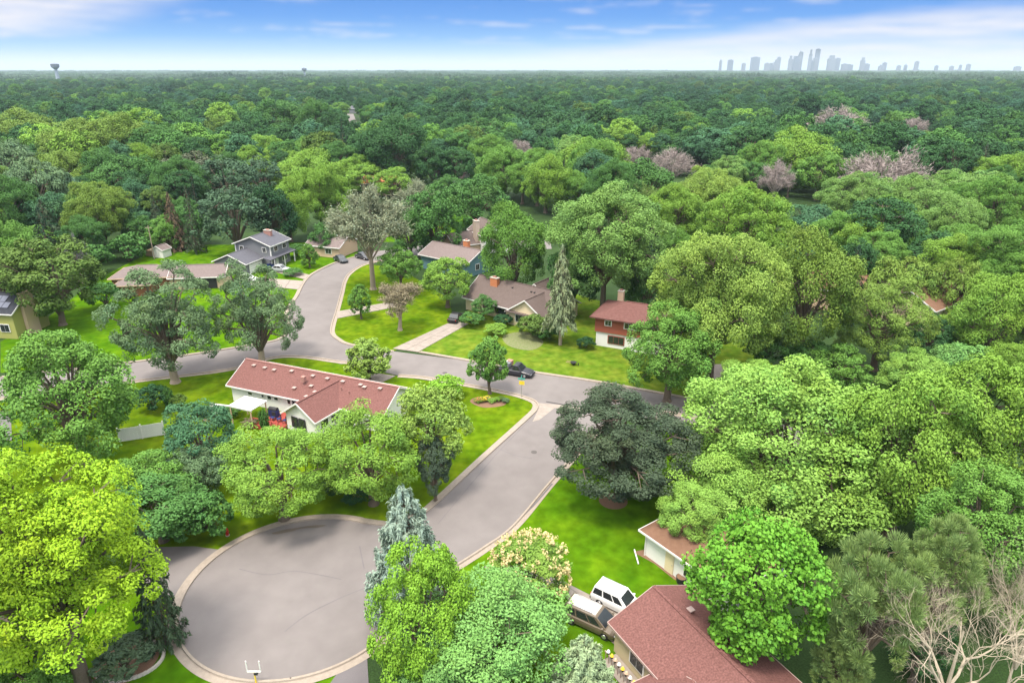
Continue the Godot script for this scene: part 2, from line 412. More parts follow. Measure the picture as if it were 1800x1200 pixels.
func solid(lo: Vector3, hi: Vector3, st: SurfaceTool) -> void:
	prism(st, [Vector2(lo.z, lo.y), Vector2(lo.z, hi.y), Vector2(hi.z, hi.y), Vector2(hi.z, lo.y)], lo.x, hi.x)


func tube(st: SurfaceTool, a: Vector3, b: Vector3, ra: float, rb: float, n := 5) -> void:
	var d := (b - a).normalized()
	var u := d.cross(Vector3.UP if absf(d.y) < .9 else Vector3.RIGHT).normalized()
	var v := d.cross(u)
	for i in n:
		var s0 := TAU * i / n
		var s1 := TAU * (i + 1) / n
		var p0 := u * cos(s0) + v * sin(s0)
		var p1 := u * cos(s1) + v * sin(s1)
		tri(st, a + p0 * ra, b + p0 * rb, b + p1 * rb)
		tri(st, a + p0 * ra, b + p1 * rb, a + p1 * ra)


# ======================================================== materials
var M := {}


func lin(r: float, g: float, b: float) -> Color:
	return Color(r, g, b).linear_to_srgb()


func noise_tex(freq: float, lo: Color, hi: Color, octaves := 4, size := 512, mid := 0.5) -> NoiseTexture2D:
	var n := FastNoiseLite.new()
	n.seed = used.size() * 13 + int(freq * 1000.0)
	n.frequency = freq
	n.fractal_octaves = octaves
	var g := Gradient.new()
	g.set_color(0, lo)
	g.set_color(1, hi)
	g.add_point(mid, lo.lerp(hi, .5))
	var t := NoiseTexture2D.new()
	t.width = size
	t.height = size
	t.seamless = true
	t.noise = n
	t.color_ramp = g
	return t


func plain(c: Color, rough := .8, metal := 0.0) -> StandardMaterial3D:
	var m := StandardMaterial3D.new()
	m.albedo_color = c
	m.roughness = rough
	m.metallic = metal
	m.metallic_specular = .35
	return m


# two layers of noise, coarse and fine, laid in world space
func grain(coarse: Texture2D, meters: float, fine: Texture2D = null, fine_m := 1.0, rough := .9) -> StandardMaterial3D:
	var m := StandardMaterial3D.new()
	m.albedo_texture = coarse
	m.roughness = rough
	m.metallic_specular = .3
	m.uv1_triplanar = true
	m.uv1_world_triplanar = true
	m.uv1_scale = Vector3.ONE / meters
	if fine:
		m.detail_enabled = true
		m.detail_albedo = fine
		m.detail_blend_mode = BaseMaterial3D.BLEND_MODE_MUL
		m.detail_uv_layer = BaseMaterial3D.DETAIL_UV_2
		m.uv2_triplanar = true
		m.uv2_world_triplanar = true
		m.uv2_scale = Vector3.ONE / fine_m
	return m


func materials() -> void:
	var speck := noise_tex(.09, Color(.72, .72, .72), Color(1, 1, 1), 3)
	var speck2 := noise_tex(.05, Color(.6, .62, .58), Color(1, 1, 1), 4)
	var speck3 := noise_tex(.021, Color(.72, .75, .64), Color(1, 1, 1), 7)
	M.lawn = grain(noise_tex(.014, lin(.05, .14, .003), lin(.13, .235, .006), 6), 40.0, speck3, 19.0)
	M.lawn_dry = grain(noise_tex(.018, lin(.085, .175, .012), lin(.2, .24, .03), 6), 34.0, speck3, 19.0)
	M.lawn_yellow = grain(noise_tex(.015, lin(.07, .15, .003), lin(.175, .235, .01), 6), 43.0, speck3, 19.0)
	for k in ["lawn", "lawn_dry", "lawn_yellow"]:
		M[k].metallic_specular = .08
		M[k].roughness = 1.0
	M.bare = grain(noise_tex(.03, lin(.16, .22, .06), lin(.29, .27, .17), 4), 7.0, speck, 1.0)
	M.floor = grain(noise_tex(.01, lin(.025, .055, .014), lin(.055, .11, .024), 5), 60.0, speck2, 5.0)
	M.asphalt = grain(noise_tex(.006, lin(.168, .15, .144), lin(.2, .18, .173), 5), 30.0, noise_tex(.012, Color(.94, .94, .94), Color(1, 1, 1), 7), 17.0)
	M.asphalt_dark = grain(noise_tex(.01, lin(.17, .155, .16), lin(.21, .19, .195), 4), 20.0, speck, .9)
	M.concrete = grain(noise_tex(.02, lin(.34, .29, .25), lin(.44, .38, .33), 5), 12.0, speck, 1.0)
	M.kerb = grain(noise_tex(.03, lin(.36, .3, .245), lin(.46, .39, .32), 5), 9.0, speck, 1.2)
	M.steel_dull = plain(lin(.09, .08, .075), .7)
	M.silt = plain(lin(.13, .105, .085), .9)
	M.tar = plain(lin(.05, .045, .045), .8)
	M.mauve = grain(noise_tex(.02, lin(.21, .098, .085), lin(.27, .13, .115), 4), 5.0, noise_tex(.06, Color(.62, .6, .6), Color(1, 1, 1), 5), 6.0)
	M.mauve_cap = plain(lin(.27, .14, .12), .85)
	M.tan_roof = grain(noise_tex(.02, lin(.15, .112, .1), lin(.2, .155, .14), 4), 6.0, noise_tex(.12, Color(.7, .7, .7), Color(1, 1, 1), 2), 1.8)
	M.red_roof = grain(noise_tex(.02, lin(.17, .075, .065), lin(.24, .12, .105), 4), 6.0, speck, .8)
	M.grey_roof = grain(noise_tex(.02, lin(.11, .11, .13), lin(.16, .16, .185), 4), 6.0, speck, .8)
	M.brown_roof = grain(noise_tex(.02, lin(.2, .11, .07), lin(.28, .16, .105), 4), 6.0, speck, .8)
	M.black_roof = grain(noise_tex(.02, lin(.04, .045, .055), lin(.06, .065, .08), 4), 6.0, speck, .8)
	M.drab_roof = grain(noise_tex(.02, lin(.2, .155, .145), lin(.26, .21, .2), 4), 6.0, speck, .8)
	M.white = plain(lin(.72, .71, .68), .6)
	M.trim = plain(lin(.74, .72, .7), .5)
	M.pink_trim = plain(lin(.38, .28, .25), .6)
	M.creamy = plain(lin(.66, .55, .36), .7)
	M.sand = plain(lin(.5, .42, .27), .7)
	M.redwood = plain(lin(.3, .085, .055), .7)
	M.greysiding = plain(lin(.17, .175, .19), .7)
	M.tealsiding = plain(lin(.1, .19, .21), .7)
	M.olive_wall = plain(lin(.33, .33, .1), .7)
	M.peach = plain(lin(.55, .4, .28), .8)
	M.orange_brick = grain(noise_tex(.05, lin(.42, .14, .06), lin(.55, .24, .12), 3), 2.0)
	M.pale_brick = grain(noise_tex(.05, lin(.42, .33, .26), lin(.55, .45, .37), 3), 2.0)
	M.dull_brick = grain(noise_tex(.05, lin(.3, .16, .13), lin(.4, .22, .19), 3), 2.0)
	M.brown_wall = plain(lin(.24, .1, .055), .8)
	M.glass = plain(lin(.02, .024, .028), .12)
	M.glass.metallic_specular = .7
	M.dark = plain(lin(.03, .03, .032), .6)
	M.rubber = plain(lin(.02, .02, .021), .85)
	M.steel = plain(lin(.5, .5, .52), .35, .8)
	M.redpaint = plain(lin(.42, .02, .015), .4)
	M.deck = plain(lin(.3, .055, .04), .6)
	M.blue = plain(lin(.02, .03, .11), .6)
	M.bin = plain(lin(.03, .08, .25), .5)
	M.wood = plain(lin(.36, .24, .15), .8)
	M.mulch = grain(noise_tex(.05, lin(.12, .07, .045), lin(.28, .17, .11), 4), 2.0)
	M.stone = grain(noise_tex(.05, lin(.4, .36, .31), lin(.55, .5, .44), 4), 1.0)
	M.bark = grain(noise_tex(.04, lin(.1, .075, .055), lin(.2, .16, .125), 4), 2.5)
	M.bark_pale = grain(noise_tex(.04, lin(.27, .21, .165), lin(.42, .34, .27), 4), 2.5)
	M.bark_lichen = grain(noise_tex(.03, lin(.4, .33, .23), lin(.56, .49, .4), 4), 2.0)
	M.tower = plain(lin(.2, .225, .26), .5)
	M.tower2 = plain(lin(.16, .19, .235), .4)
	M.tank = plain(lin(.3, .36, .42), .5)
	M.yellow_sign = plain(lin(.75, .55, .05), .5)
	M.green_sign = plain(lin(.08, .35, .3), .5)
	M.panel = plain(lin(.11, .12, .16), .3)


func leafmat(tone: String) -> StandardMaterial3D:
	if not leaf_mats.has(tone):
		var v: Vector3 = TONE[tone]
		var m := StandardMaterial3D.new()
		m.albedo_color = lin(v.x, v.y, v.z)
		m.vertex_color_use_as_albedo = true
		m.roughness = .6
		m.metallic_specular = .28
		m.cull_mode = BaseMaterial3D.CULL_DISABLED
		m.backlight_enabled = true
		m.backlight = Color(.5, .5, .5)
		leaf_mats[tone] = m
	return leaf_mats[tone]


# ======================================================== ground, roads, kerbs
func sheet(outline: PackedVector2Array, y: float) -> ArrayMesh:
	var st := begin()
	if not Geometry2D.is_polygon_clockwise(outline):
		outline.reverse()
	var ix := Geometry2D.triangulate_polygon(outline)
	for i in range(0, ix.size(), 3):
		var turn := (outline[ix[i + 1]] - outline[ix[i]]).cross(outline[ix[i + 2]] - outline[ix[i]])
		for k in ([0, 1, 2] if turn > 0.0 else [0, 2, 1]):
			var q := outline[ix[i + k]]
			st.set_normal(Vector3.UP)
			st.add_vertex(Vector3(q.x, y, q.y))
	return st.commit()


func smooth(p: PackedVector2Array, closed := false, n := 6) -> PackedVector2Array:
	var out := PackedVector2Array()
	var c := p.size()
	for i in (c if closed else c - 1):
		var a := p[(i - 1 + c) % c] if closed or i > 0 else p[0]
		var d := p[(i + 2) % c] if closed or i + 2 < c else p[c - 1]
		for k in n:
			out.append(p[i].cubic_interpolate(p[(i + 1) % c], a, d, float(k) / n))
	if not closed:
		out.append(p[c - 1])
	return out


# kerb: a gutter pan and a raised kerb beside it; the kerb lies on the side that "side" points to
func kerb(line: PackedVector2Array, side: float, pan := .55) -> void:
	var g := begin()
	var k := begin()
	for i in line.size() - 1:
		var pa := line[i]
		var pb := line[i + 1]
		var da := (line[i + 1] - line[maxi(i - 1, 0)]).normalized()
		var db := (line[mini(i + 2, line.size() - 1)] - line[i]).normalized()
		var na := Vector2(-da.y, da.x) * side
		var nb := Vector2(-db.y, db.x) * side
		var f := func(q: Vector2, n: Vector2, off: float, y: float) -> Vector3: return Vector3(q.x + n.x * off, y, q.y + n.y * off)
		fan(g, [f.call(pa, na, -pan, .016), f.call(pb, nb, -pan, .016), f.call(pb, nb, 0.0, .022), f.call(pa, na, 0.0, .022)])
		fan(k, [f.call(pa, na, 0.0, .022), f.call(pb, nb, 0.0, .022), f.call(pb, nb, .05, .15), f.call(pa, na, .05, .15)])
		fan(k, [f.call(pa, na, .05, .15), f.call(pb, nb, .05, .15), f.call(pb, nb, .24, .15), f.call(pa, na, .24, .15)])
		fan(k, [f.call(pa, na, .24, .15), f.call(pb, nb, .24, .15), f.call(pb, nb, .26, 0.0), f.call(pa, na, .26, 0.0)])
	var pan_o := structure("gutter_pan", done(g), M.kerb)
	pan_o.name = numbered("gutter_pan")
	var kerb_o := structure("kerb", done(k), M.kerb)
	kerb_o.name = numbered("kerb")


func arc(c: Vector2, r: float, from_deg: float, to_deg: float, n := 40) -> PackedVector2Array:
	var out := PackedVector2Array()
	for i in n + 1:
		var a := deg_to_rad(lerpf(from_deg, to_deg, float(i) / n))
		out.append(c + Vector2(cos(a), sin(a)) * r)
	return out


func slabs(called: String, a: Vector2, b: Vector2, c: Vector2, d: Vector2, along: int, across: int, mat: Material) -> void:
	# a driveway of concrete slabs: a-b is one end, d-c the other
	var root := Node3D.new()
	root.name = numbered(called)
	root.set_meta("kind", "structure")
	add_child(root)
	for i in along:
		for j in across:
			var q := []
			for e in [[0, 0], [1, 0], [1, 1], [0, 1]]:
				var u: float = (i + (.012 if e[0] == 0 else .988)) / along
				var v: float = (j + (.015 if e[1] == 0 else .985)) / across
				q.append(a.lerp(d, u).lerp(b.lerp(c, u), v))
			var st := begin()
			var top := []
			var low := []
			for s in q:
				top.append(Vector3(s.x, .07, s.y)); low.append(Vector3(s.x, -.02, s.y))
			fan(st, top)
			for s in 4:
				fan(st, [top[s], low[s], low[(s + 1) % 4], top[(s + 1) % 4]])
			part(root, "slab", done(st), mat)


func ground_and_roads() -> void:
	structure("ground", sheet(PackedVector2Array([Vector2(-60000, 300), Vector2(60000, 300), Vector2(60000, -70000), Vector2(-60000, -70000)]), -.05), M.floor)
	# lawns
	var near_lawn := PackedVector2Array([Vector2(0.28, -55.91), Vector2(4.70, -64.28), Vector2(9.68, -72.58), Vector2(24.64, -76.87), Vector2(30.43, -74.68), Vector2(24.96, -58.24), Vector2(22, -50), Vector2(14, -40), Vector2(8, -30), Vector2(-4, -30), Vector2(-8.5, -39), Vector2(-8.4, -44), Vector2(-6.2, -48.5), Vector2(-2.4, -52.8)])
	structure("lawn", sheet(near_lawn, -.02), M.lawn).name = numbered("lawn")
	var corner := PackedVector2Array([Vector2(-75, -81), Vector2(-54.4, -89.5), Vector2(-42.74, -93.69), Vector2(-37.49, -98.03), Vector2(-33.00, -98.48), Vector2(-26.29, -96.47), Vector2(-16.75, -91.44), Vector2(-0.79, -85.92), Vector2(2.34, -84.15), Vector2(3.43, -81.60), Vector2(-3.31, -68.66), Vector2(-8.15, -59.51), Vector2(-11.80, -55.82), Vector2(-17.61, -56.64), Vector2(-23.51, -55.55), Vector2(-25.76, -54.06), Vector2(-27.06, -52.47), Vector2(-38, -52), Vector2(-62, -58)])
	structure("corner_lawn", sheet(corner, -.02), M.lawn_yellow)
	structure("front_lawn", sheet(PackedVector2Array([Vector2(-14.98, -100.57), Vector2(-6.16, -96.91), Vector2(2.97, -92.86), Vector2(14.42, -88.52), Vector2(26.02, -82.10), Vector2(40, -88), Vector2(40, -112), Vector2(15.67, -127.86), Vector2(7.16, -137.41), Vector2(-7.56, -122.69), Vector2(-10.54, -115.43)]), -.02), M.lawn_dry)
	structure("side_lawn", sheet(PackedVector2Array([Vector2(-31.19, -109.16), Vector2(-29.32, -106.25), Vector2(-26.63, -103.96), Vector2(-19.11, -100.80), Vector2(-10.51, -115.13), Vector2(-12.31, -127.86), Vector2(-25.92, -150.66), Vector2(-34.02, -153.59), Vector2(-35.90, -145.99), Vector2(-34.64, -133.44), Vector2(-32.85, -121.04)]), -.02), M.lawn_yellow)
	structure("west_lawn", sheet(PackedVector2Array([Vector2(-76.22, -92.66), Vector2(-54.64, -98.03), Vector2(-41.96, -103.71), Vector2(-38.57, -107.82), Vector2(-41.64, -119.44), Vector2(-42.84, -129.68), Vector2(-44.13, -139.47), Vector2(-43.70, -146.91), Vector2(-40.26, -156.62), Vector2(-36.18, -163.02), Vector2(-50.58, -175.44), Vector2(-73.18, -172.33), Vector2(-89.27, -172.33), Vector2(-89.46, -141.58), Vector2(-84.47, -116.33), Vector2(-84.97, -105.22)]), -.02), M.lawn)
	structure("far_lawn", sheet(PackedVector2Array([Vector2(-29.75, -175.44), Vector2(-19.66, -178.65), Vector2(-8.56, -204.56), Vector2(-17.80, -213.28), Vector2(-32.42, -192.66), Vector2(-38.68, -175.44)]), -.02), M.lawn).name = numbered("far_lawn")
	structure("bottom_lawn", sheet(PackedVector2Array([Vector2(-28.6, -46), Vector2(-27, -41.8), Vector2(-23.3, -38.4), Vector2(-18.4, -37.1), Vector2(-12, -38.6), Vector2(-10, -32), Vector2(-30, -30), Vector2(-45, -38), Vector2(-40, -48)]), -.02), M.lawn)
	structure("worn_patch", sheet(smooth(PackedVector2Array([Vector2(-1.45, -107.82), Vector2(2.45, -109.71), Vector2(5.19, -105.22), Vector2(3.20, -101.52), Vector2(-0.46, -103.22)]), true), -.012), M.bare)
	# roads, joined into one sheet
	var left_a := Vector2(-8.15, -59.51)
	var road := arc(Vector2(-18.4, -47.3), 9.9, 0, 354, 60)
	var stem := PackedVector2Array([Vector2(-14.7, -56.3), Vector2(-11.8, -56.0), Vector2(-8.15, -59.51), Vector2(-3.31, -68.66), Vector2(2.06, -78.40), Vector2(3.33, -81.11), Vector2(2.95, -83.46), Vector2(0.40, -85.92), Vector2(3.36, -91.64), Vector2(25.78, -78.40), Vector2(17.31, -80.46), Vector2(11.54, -76.43), Vector2(4.70, -64.28), Vector2(0.28, -55.91), Vector2(-2.68, -52.38), Vector2(-6.2, -48.6), Vector2(-8.6, -45)])
	var cross := PackedVector2Array([Vector2(-90, -76.5), Vector2(-75, -82.2), Vector2(-54.4, -89.7), Vector2(-42.74, -93.69), Vector2(-37.57, -98.26), Vector2(-33.07, -98.71), Vector2(-26.34, -96.69), Vector2(-16.78, -91.64), Vector2(-0.79, -85.92), Vector2(3.10, -83.29), Vector2(13, -80.3), Vector2(40, -68.5), Vector2(40, -77.5), Vector2(14.42, -88.52), Vector2(2.97, -92.86), Vector2(-6.16, -96.91), Vector2(-19.15, -101.04), Vector2(-26.11, -103.71), Vector2(-33.52, -105.22), Vector2(-42.05, -103.96), Vector2(-54.64, -98.03), Vector2(-75, -91), Vector2(-90, -85)])
	var north := PackedVector2Array([Vector2(-41.96, -103.71), Vector2(-38.72, -106.77), Vector2(-39.05, -111.94), Vector2(-41.83, -120.07), Vector2(-42.84, -129.68), Vector2(-44.13, -139.47), Vector2(-43.70, -146.91), Vector2(-40.26, -156.62), Vector2(-33, -166), Vector2(-20, -173), Vector2(10, -178), Vector2(10, -168), Vector2(-18, -163), Vector2(-29, -158), Vector2(-34.18, -153.09), Vector2(-35.90, -145.99), Vector2(-35.67, -139.47), Vector2(-34.43, -131.54), Vector2(-32.85, -121.04), Vector2(-31.69, -112.79), Vector2(-30.83, -108.89), Vector2(-29.23, -106.25), Vector2(-26.57, -103.71), Vector2(-19.11, -100.80), Vector2(-26.14, -95.82)])
	for piece in [stem, cross, north]:
		var got := Geometry2D.merge_polygons(road, piece)
		var best := 0
		for i in got.size():
			if got[i].size() > got[best].size():
				best = i
		road = got[best]
	structure("road", sheet(road, .004), M.asphalt)
	# kerbs
	var bulb := arc(Vector2(-18.4, -47.3), 10.0, 78, 292, 50)
	kerb(smooth(bulb + PackedVector2Array([Vector2(-11.6, -56.2), Vector2(-9.26, -58.05), Vector2(-8.15, -59.51), Vector2(-3.31, -68.66), Vector2(1.84, -78.09), Vector2(3.26, -81.11), Vector2(3.09, -83.12), Vector2(1.18, -84.85), Vector2(-0.79, -85.92), Vector2(-5.68, -88.14), Vector2(-12.49, -90.84), Vector2(-16.78, -91.64)]), false, 3), 1.0, .6)
	kerb(smooth(PackedVector2Array([Vector2(-22.65, -95.82), Vector2(-27.27, -96.91), Vector2(-33.07, -98.71), Vector2(-37.57, -98.26), Vector2(-42.74, -93.69), Vector2(-54.4, -89.7), Vector2(-75, -82.2)])), 1.0)
	kerb(smooth(PackedVector2Array([Vector2(-75, -91), Vector2(-54.64, -98.03), Vector2(-42.05, -103.96), Vector2(-38.72, -106.77), Vector2(-39.05, -111.94), Vector2(-41.83, -120.07), Vector2(-42.84, -129.68), Vector2(-44.13, -139.47), Vector2(-43.70, -146.91), Vector2(-40.26, -156.62), Vector2(-33, -166)])), 1.0)
	kerb(smooth(PackedVector2Array([Vector2(-29, -158), Vector2(-34.18, -153.09), Vector2(-35.90, -145.99), Vector2(-35.67, -139.47), Vector2(-34.43, -131.54), Vector2(-32.85, -121.04), Vector2(-31.69, -112.79), Vector2(-30.83, -108.89), Vector2(-29.23, -106.25), Vector2(-26.57, -103.71), Vector2(-19.11, -100.80)])), 1.0)
	kerb(smooth(PackedVector2Array([Vector2(-14.80, -100.57), Vector2(-6.16, -96.91), Vector2(2.97, -92.86), Vector2(14.42, -88.52), Vector2(36, -78.5)])), 1.0)
	kerb(smooth(PackedVector2Array([Vector2(36, -70.5), Vector2(24.59, -78.09), Vector2(17.25, -80.13), Vector2(11.50, -76.13), Vector2(4.70, -64.28), Vector2(0.28, -55.91), Vector2(-2.68, -52.38), Vector2(-6.2, -48.6), Vector2(-8.5, -44.5), Vector2(-9.3, -42.6)])), 1.0, .5)
	kerb(arc(Vector2(-18.4, -47.3), 10.0, 33, 78.5, 14), 1.0, .6)
	# valley gutter of the side street, its wet dark joint, tar seams
	structure("valley_gutter", sheet(PackedVector2Array([Vector2(3.24, -82.78), Vector2(6.13, -82.27), Vector2(14.20, -79.81), Vector2(14.09, -79.02), Vector2(5.69, -81.27), Vector2(3.52, -77.94), Vector2(2.63, -77.48), Vector2(3.39, -80.46)]), .014), M.concrete)
	var seam := func(points: PackedVector2Array, wide: float, mat: Material, y: float):
		var st := begin()
		for i in points.size() - 1:
			var n := (points[i + 1] - points[i]).normalized().orthogonal() * wide
			fan(st, [Vector3(points[i].x - n.x, y, points[i].y - n.y), Vector3(points[i + 1].x - n.x, y, points[i + 1].y - n.y), Vector3(points[i + 1].x + n.x, y, points[i + 1].y + n.y), Vector3(points[i].x + n.x, y, points[i].y + n.y)])
		structure("tar_seam", done(st), mat).name = numbered("tar_seam")
	seam.call(PackedVector2Array([Vector2(4.64, -83.12), Vector2(7.64, -81.94), Vector2(10.23, -81.11)]), .1, M.tar, .03)
	seam.call(smooth(PackedVector2Array([Vector2(0.28, -56.27), Vector2(2.36, -59.61), Vector2(4.40, -63.39)])), .1, M.asphalt_dark, .03)
	seam.call(smooth(PackedVector2Array([Vector2(-14.45, -52.88), Vector2(-13.77, -50.86), Vector2(-13.38, -49.71)])), .05, M.asphalt_dark, .009)
	seam.call(smooth(PackedVector2Array([Vector2(-18.29, -42.32), Vector2(-16.98, -44.16), Vector2(-14.60, -46.13), Vector2(-12.44, -47.51)])), .04, M.asphalt_dark, .009)
	for k in [[2.6, -70.0], [-10.0, -92.6]]:
		structure("manhole_cover", cyl(.36, .36, .02, 20), M.steel_dull).name = numbered("manhole_cover")
		get_child(-1).position = Vector3(k[0], .006, k[1])
	seam.call(smooth(PackedVector2Array([Vector2(-24.69, -49.71), Vector2(-21.87, -48.96), Vector2(-19.46, -49.41), Vector2(-15.12, -48.37)])), .035, M.asphalt_dark, .009)
	seam.call(smooth(PackedVector2Array([Vector2(-1.35, -70.57), Vector2(0.33, -69.29), Vector2(2.31, -68.53)])), .035, M.asphalt_dark, .009)
	seam.call(smooth(PackedVector2Array([Vector2(2.19, -77.63), Vector2(-1.35, -70.57), Vector2(-4.90, -62.30), Vector2(-7.36, -56.36)])), .03, M.asphalt_dark, .009)
	structure("silt_stain", sheet(smooth(PackedVector2Array([Vector2(-23.39, -54.84), Vector2(-22.33, -55.37), Vector2(-21.29, -55.64), Vector2(-19.99, -56.00), Vector2(-18.49, -56.09), Vector2(-19.08, -55.73), Vector2(-20.71, -55.55), Vector2(-21.58, -55.11), Vector2(-22.89, -54.67)]), true), .0285), M.silt)
	# driveways
	slabs("cream_house_driveway", Vector2(-19.30, -102.00), Vector2(-14.98, -100.57), Vector2(-7.67, -113.66), Vector2(-10.51, -115.13), 6, 2, M.concrete)
	slabs("near_driveway", Vector2(1.8, -50.2), Vector2(5.6, -47.2), Vector2(12.5, -42.0), Vector2(8.0, -41.0), 4, 2, M.concrete)
	slabs("near_apron", Vector2(-2.6, -50.0), Vector2(0.2, -45.8), Vector2(5.2, -46.6), Vector2(1.7, -50.1), 1, 2, M.concrete)
	slabs("corner_driveway", Vector2(-32.83, -120.07), Vector2(-31.62, -116.33), Vector2(-20.16, -124.03), Vector2(-23.22, -126.10), 5, 1, M.concrete)
	slabs("ranch_driveway", Vector2(-20.75, -92.66), Vector2(-17.17, -91.44), Vector2(-18.71, -89.28), Vector2(-21.50, -90.05), 2, 2, M.concrete)
	slabs("grey_house_driveway", Vector2(-44.37, -139.88), Vector2(-43.82, -133.83), Vector2(-56.08, -137.41), Vector2(-56.84, -142.88), 4, 2, M.concrete)
	slabs("house_driveway", Vector2(-43.98, -144.20), Vector2(-44.61, -141.16), Vector2(-54.93, -148.29), Vector2(-54.89, -152.11), 3, 2, M.concrete)
	structure("west_driveway", sheet(PackedVector2Array([Vector2(-27.10, -52.30), Vector2(-28.39, -48.74), Vector2(-28.49, -46.27), Vector2(-31.64, -46.13), Vector2(-34.68, -52.71), Vector2(-30.18, -52.88)]), .006), M.asphalt)
	structure("south_driveway", sheet(PackedVector2Array([Vector2(-12.95, -38.62), Vector2(-11.15, -39.74), Vector2(-9.5, -33), Vector2(-15, -33)]), .006), M.asphalt_dark)
	structure("edge_driveway", sheet(PackedVector2Array([Vector2(-66.89, -73.27), Vector2(-60.85, -72.58), Vector2(-66.37, -80.46), Vector2(-72.24, -80.46)]), .006), M.asphalt_dark)
	structure("yard_driveway", sheet(PackedVector2Array([Vector2(30.93, -95.82), Vector2(34.85, -95.82), Vector2(34.72, -92.66), Vector2(31.19, -89.28), Vector2(28.31, -87.76)]), .006), M.concrete)
	structure("far_driveway", sheet(PackedVector2Array([Vector2(-29.96, -167.56), Vector2(-18.90, -171.11), Vector2(-18.31, -165.26), Vector2(-27.32, -159.76)]), .006), M.asphalt_dark)


# ======================================================== houses
func slab_quad(st: SurfaceTool, a: Vector3, b: Vector3, c: Vector3, d: Vector3, thick: float) -> void:
	var top := [a, b, c, d]
	var low := []
	for q in top:
		low.append(q - Vector3(0, thick, 0))
	fan(st, top)
	for i in 4:
		var j := (i + 1) % 4
		fan(st, [top[i], low[i], low[j], top[j]])
	low.reverse()
	fan(st, low)


# walls, roof, trim of a block with a ridge along x; t places it in its house
func gable(root: Node3D, t: Transform3D, l: float, w: float, eave: float, ridge: float, wall: Material, roof: Material, trim: Material, ov := .45, end_wall: Material = null, base := 0.0) -> void:
	var h := w / 2
	var st := begin()
	if end_wall:
		prism(st, [Vector2(-h, base), Vector2(-h, eave), Vector2(h, eave), Vector2(h, base)], -l / 2, l / 2)
	else:
		prism(st, [Vector2(-h, base), Vector2(-h, eave), Vector2(0, ridge - .12), Vector2(h, eave), Vector2(h, base)], -l / 2, l / 2)
	part(root, "wall", done(st), wall, t)
	if end_wall:
		st = begin()
		prism(st, [Vector2(-h, eave), Vector2(0, ridge - .12), Vector2(h, eave)], -l / 2 - .03, l / 2 + .03)
		part(root, "gable", done(st), end_wall, t)
	var k := (ridge - eave) / h
	var lo := eave - ov * k + .1
	var x := l / 2 + ov
	st = begin()
	slab_quad(st, Vector3(-x, ridge + .1, 0), Vector3(x, ridge + .1, 0), Vector3(x, lo, h + ov), Vector3(-x, lo, h + ov), .16)
	slab_quad(st, Vector3(x, ridge + .1, 0), Vector3(-x, ridge + .1, 0), Vector3(-x, lo, -h - ov), Vector3(x, lo, -h - ov), .16)
	var r := part(root, "roof", done(st), roof, t)
	part(r, "ridge_cap", boxm(2 * x + .02, .05, .3), M.mauve_cap if roof == M.mauve and l > 20.0 else roof, P(0, ridge + .105, 0))
	for s in [-1, 1]:
		part(root, "fascia", boxm(2 * x + .04, .2, .05), trim, t * P(0, lo - .07, s * (h + ov + .03)))
		for s2 in [-1, 1]:
			var run := Vector2(h + ov, ridge + .1 - lo).length()
			var b := Basis(Vector3.RIGHT, s2 * atan(k))
			part(root, "rake_board", boxm(.05, .2, run), trim, t * Transform3D(b, Vector3(s * (x + .03), (ridge + .1 + lo) / 2 - .07, s2 * (h + ov) / 2)))


func hip(root: Node3D, t: Transform3D, l: float, w: float, eave: float, ridge: float, run: float, wall: Material, roof: Material, trim: Material, ov := .5, base := 0.0) -> void:
	part(root, "wall", boxm(l, eave - base, w), wall, t * P(0, (eave + base) / 2, 0))
	var x := l / 2 + ov
	var z := w / 2 + ov
	var r := l / 2 - run
	var st := begin()
	var a := [Vector3(-x, eave, -z), Vector3(x, eave, -z), Vector3(x, eave, z), Vector3(-x, eave, z)]
	var r0 := Vector3(-r, ridge, 0)
	var r1 := Vector3(r, ridge, 0)
	fan(st, [a[3], r0, r1, a[2]]); fan(st, [a[1], r1, r0, a[0]])
	tri(st, a[0], r0, a[3]); tri(st, a[2], r1, a[1])
	fan(st, [a[0], a[3], a[2], a[1]])
	var o := part(root, "roof", done(st), roof, t)
	part(o, "ridge_cap", boxm(2 * r + .2, .06, .28), roof, P(0, ridge + .01, 0))
	for s in [-1, 1]:
		part(root, "fascia", boxm(2 * x + .1, .2, .05), trim, t * P(0, eave - .05, s * (z + .03)))
		part(root, "fascia", boxm(.05, .2, 2 * z), trim, t * P(s * (x + .03), eave - .05, 0))


func window(root: Node3D, t: Transform3D, w: float, h: float, bars := 1, frame: Material = null) -> void:
	var f := part(root, "window", boxm(w + .2, h + .2, .08), frame if frame else M.trim, t)
	for i in bars + 1:
		var pw := w / (bars + 1) - .05
		part(f, "pane", boxm(pw, h, .04), M.glass, P(-w / 2 + w / (bars + 1) * (i + .5), 0, .04))


func door(root: Node3D, t: Transform3D, mat: Material) -> void:
	var d := part(root, "door", boxm(.95, 2.05, .08), mat, t)
	part(d, "handle", boxm(.06, .06, .08), M.steel, P(.36, 0, .07))


func garage_door(root: Node3D, t: Transform3D, w: float, mat: Material) -> void:
	var d := part(root, "garage_door", boxm(w, 2.1, .06), M.dark, t)
	for i in 4:
		part(d, "panel", boxm(w - .06, .49, .05), mat, P(0, -.79 + i * .525, .03))


func chimney(root: Node3D, t: Transform3D, w: float, d: float, h: float, mat: Material) -> void:
	var c := part(root, "chimney", boxm(w, h, d), mat, t * P(0, h / 2, 0))
	part(c, "chimney_cap", boxm(w + .14, .1, d + .14), M.stone, P(0, h / 2 + .05, 0))
	part(c, "flue", boxm(w * .45, .25, d * .45), M.dull_brick, P(0, h / 2 + .2, 0))


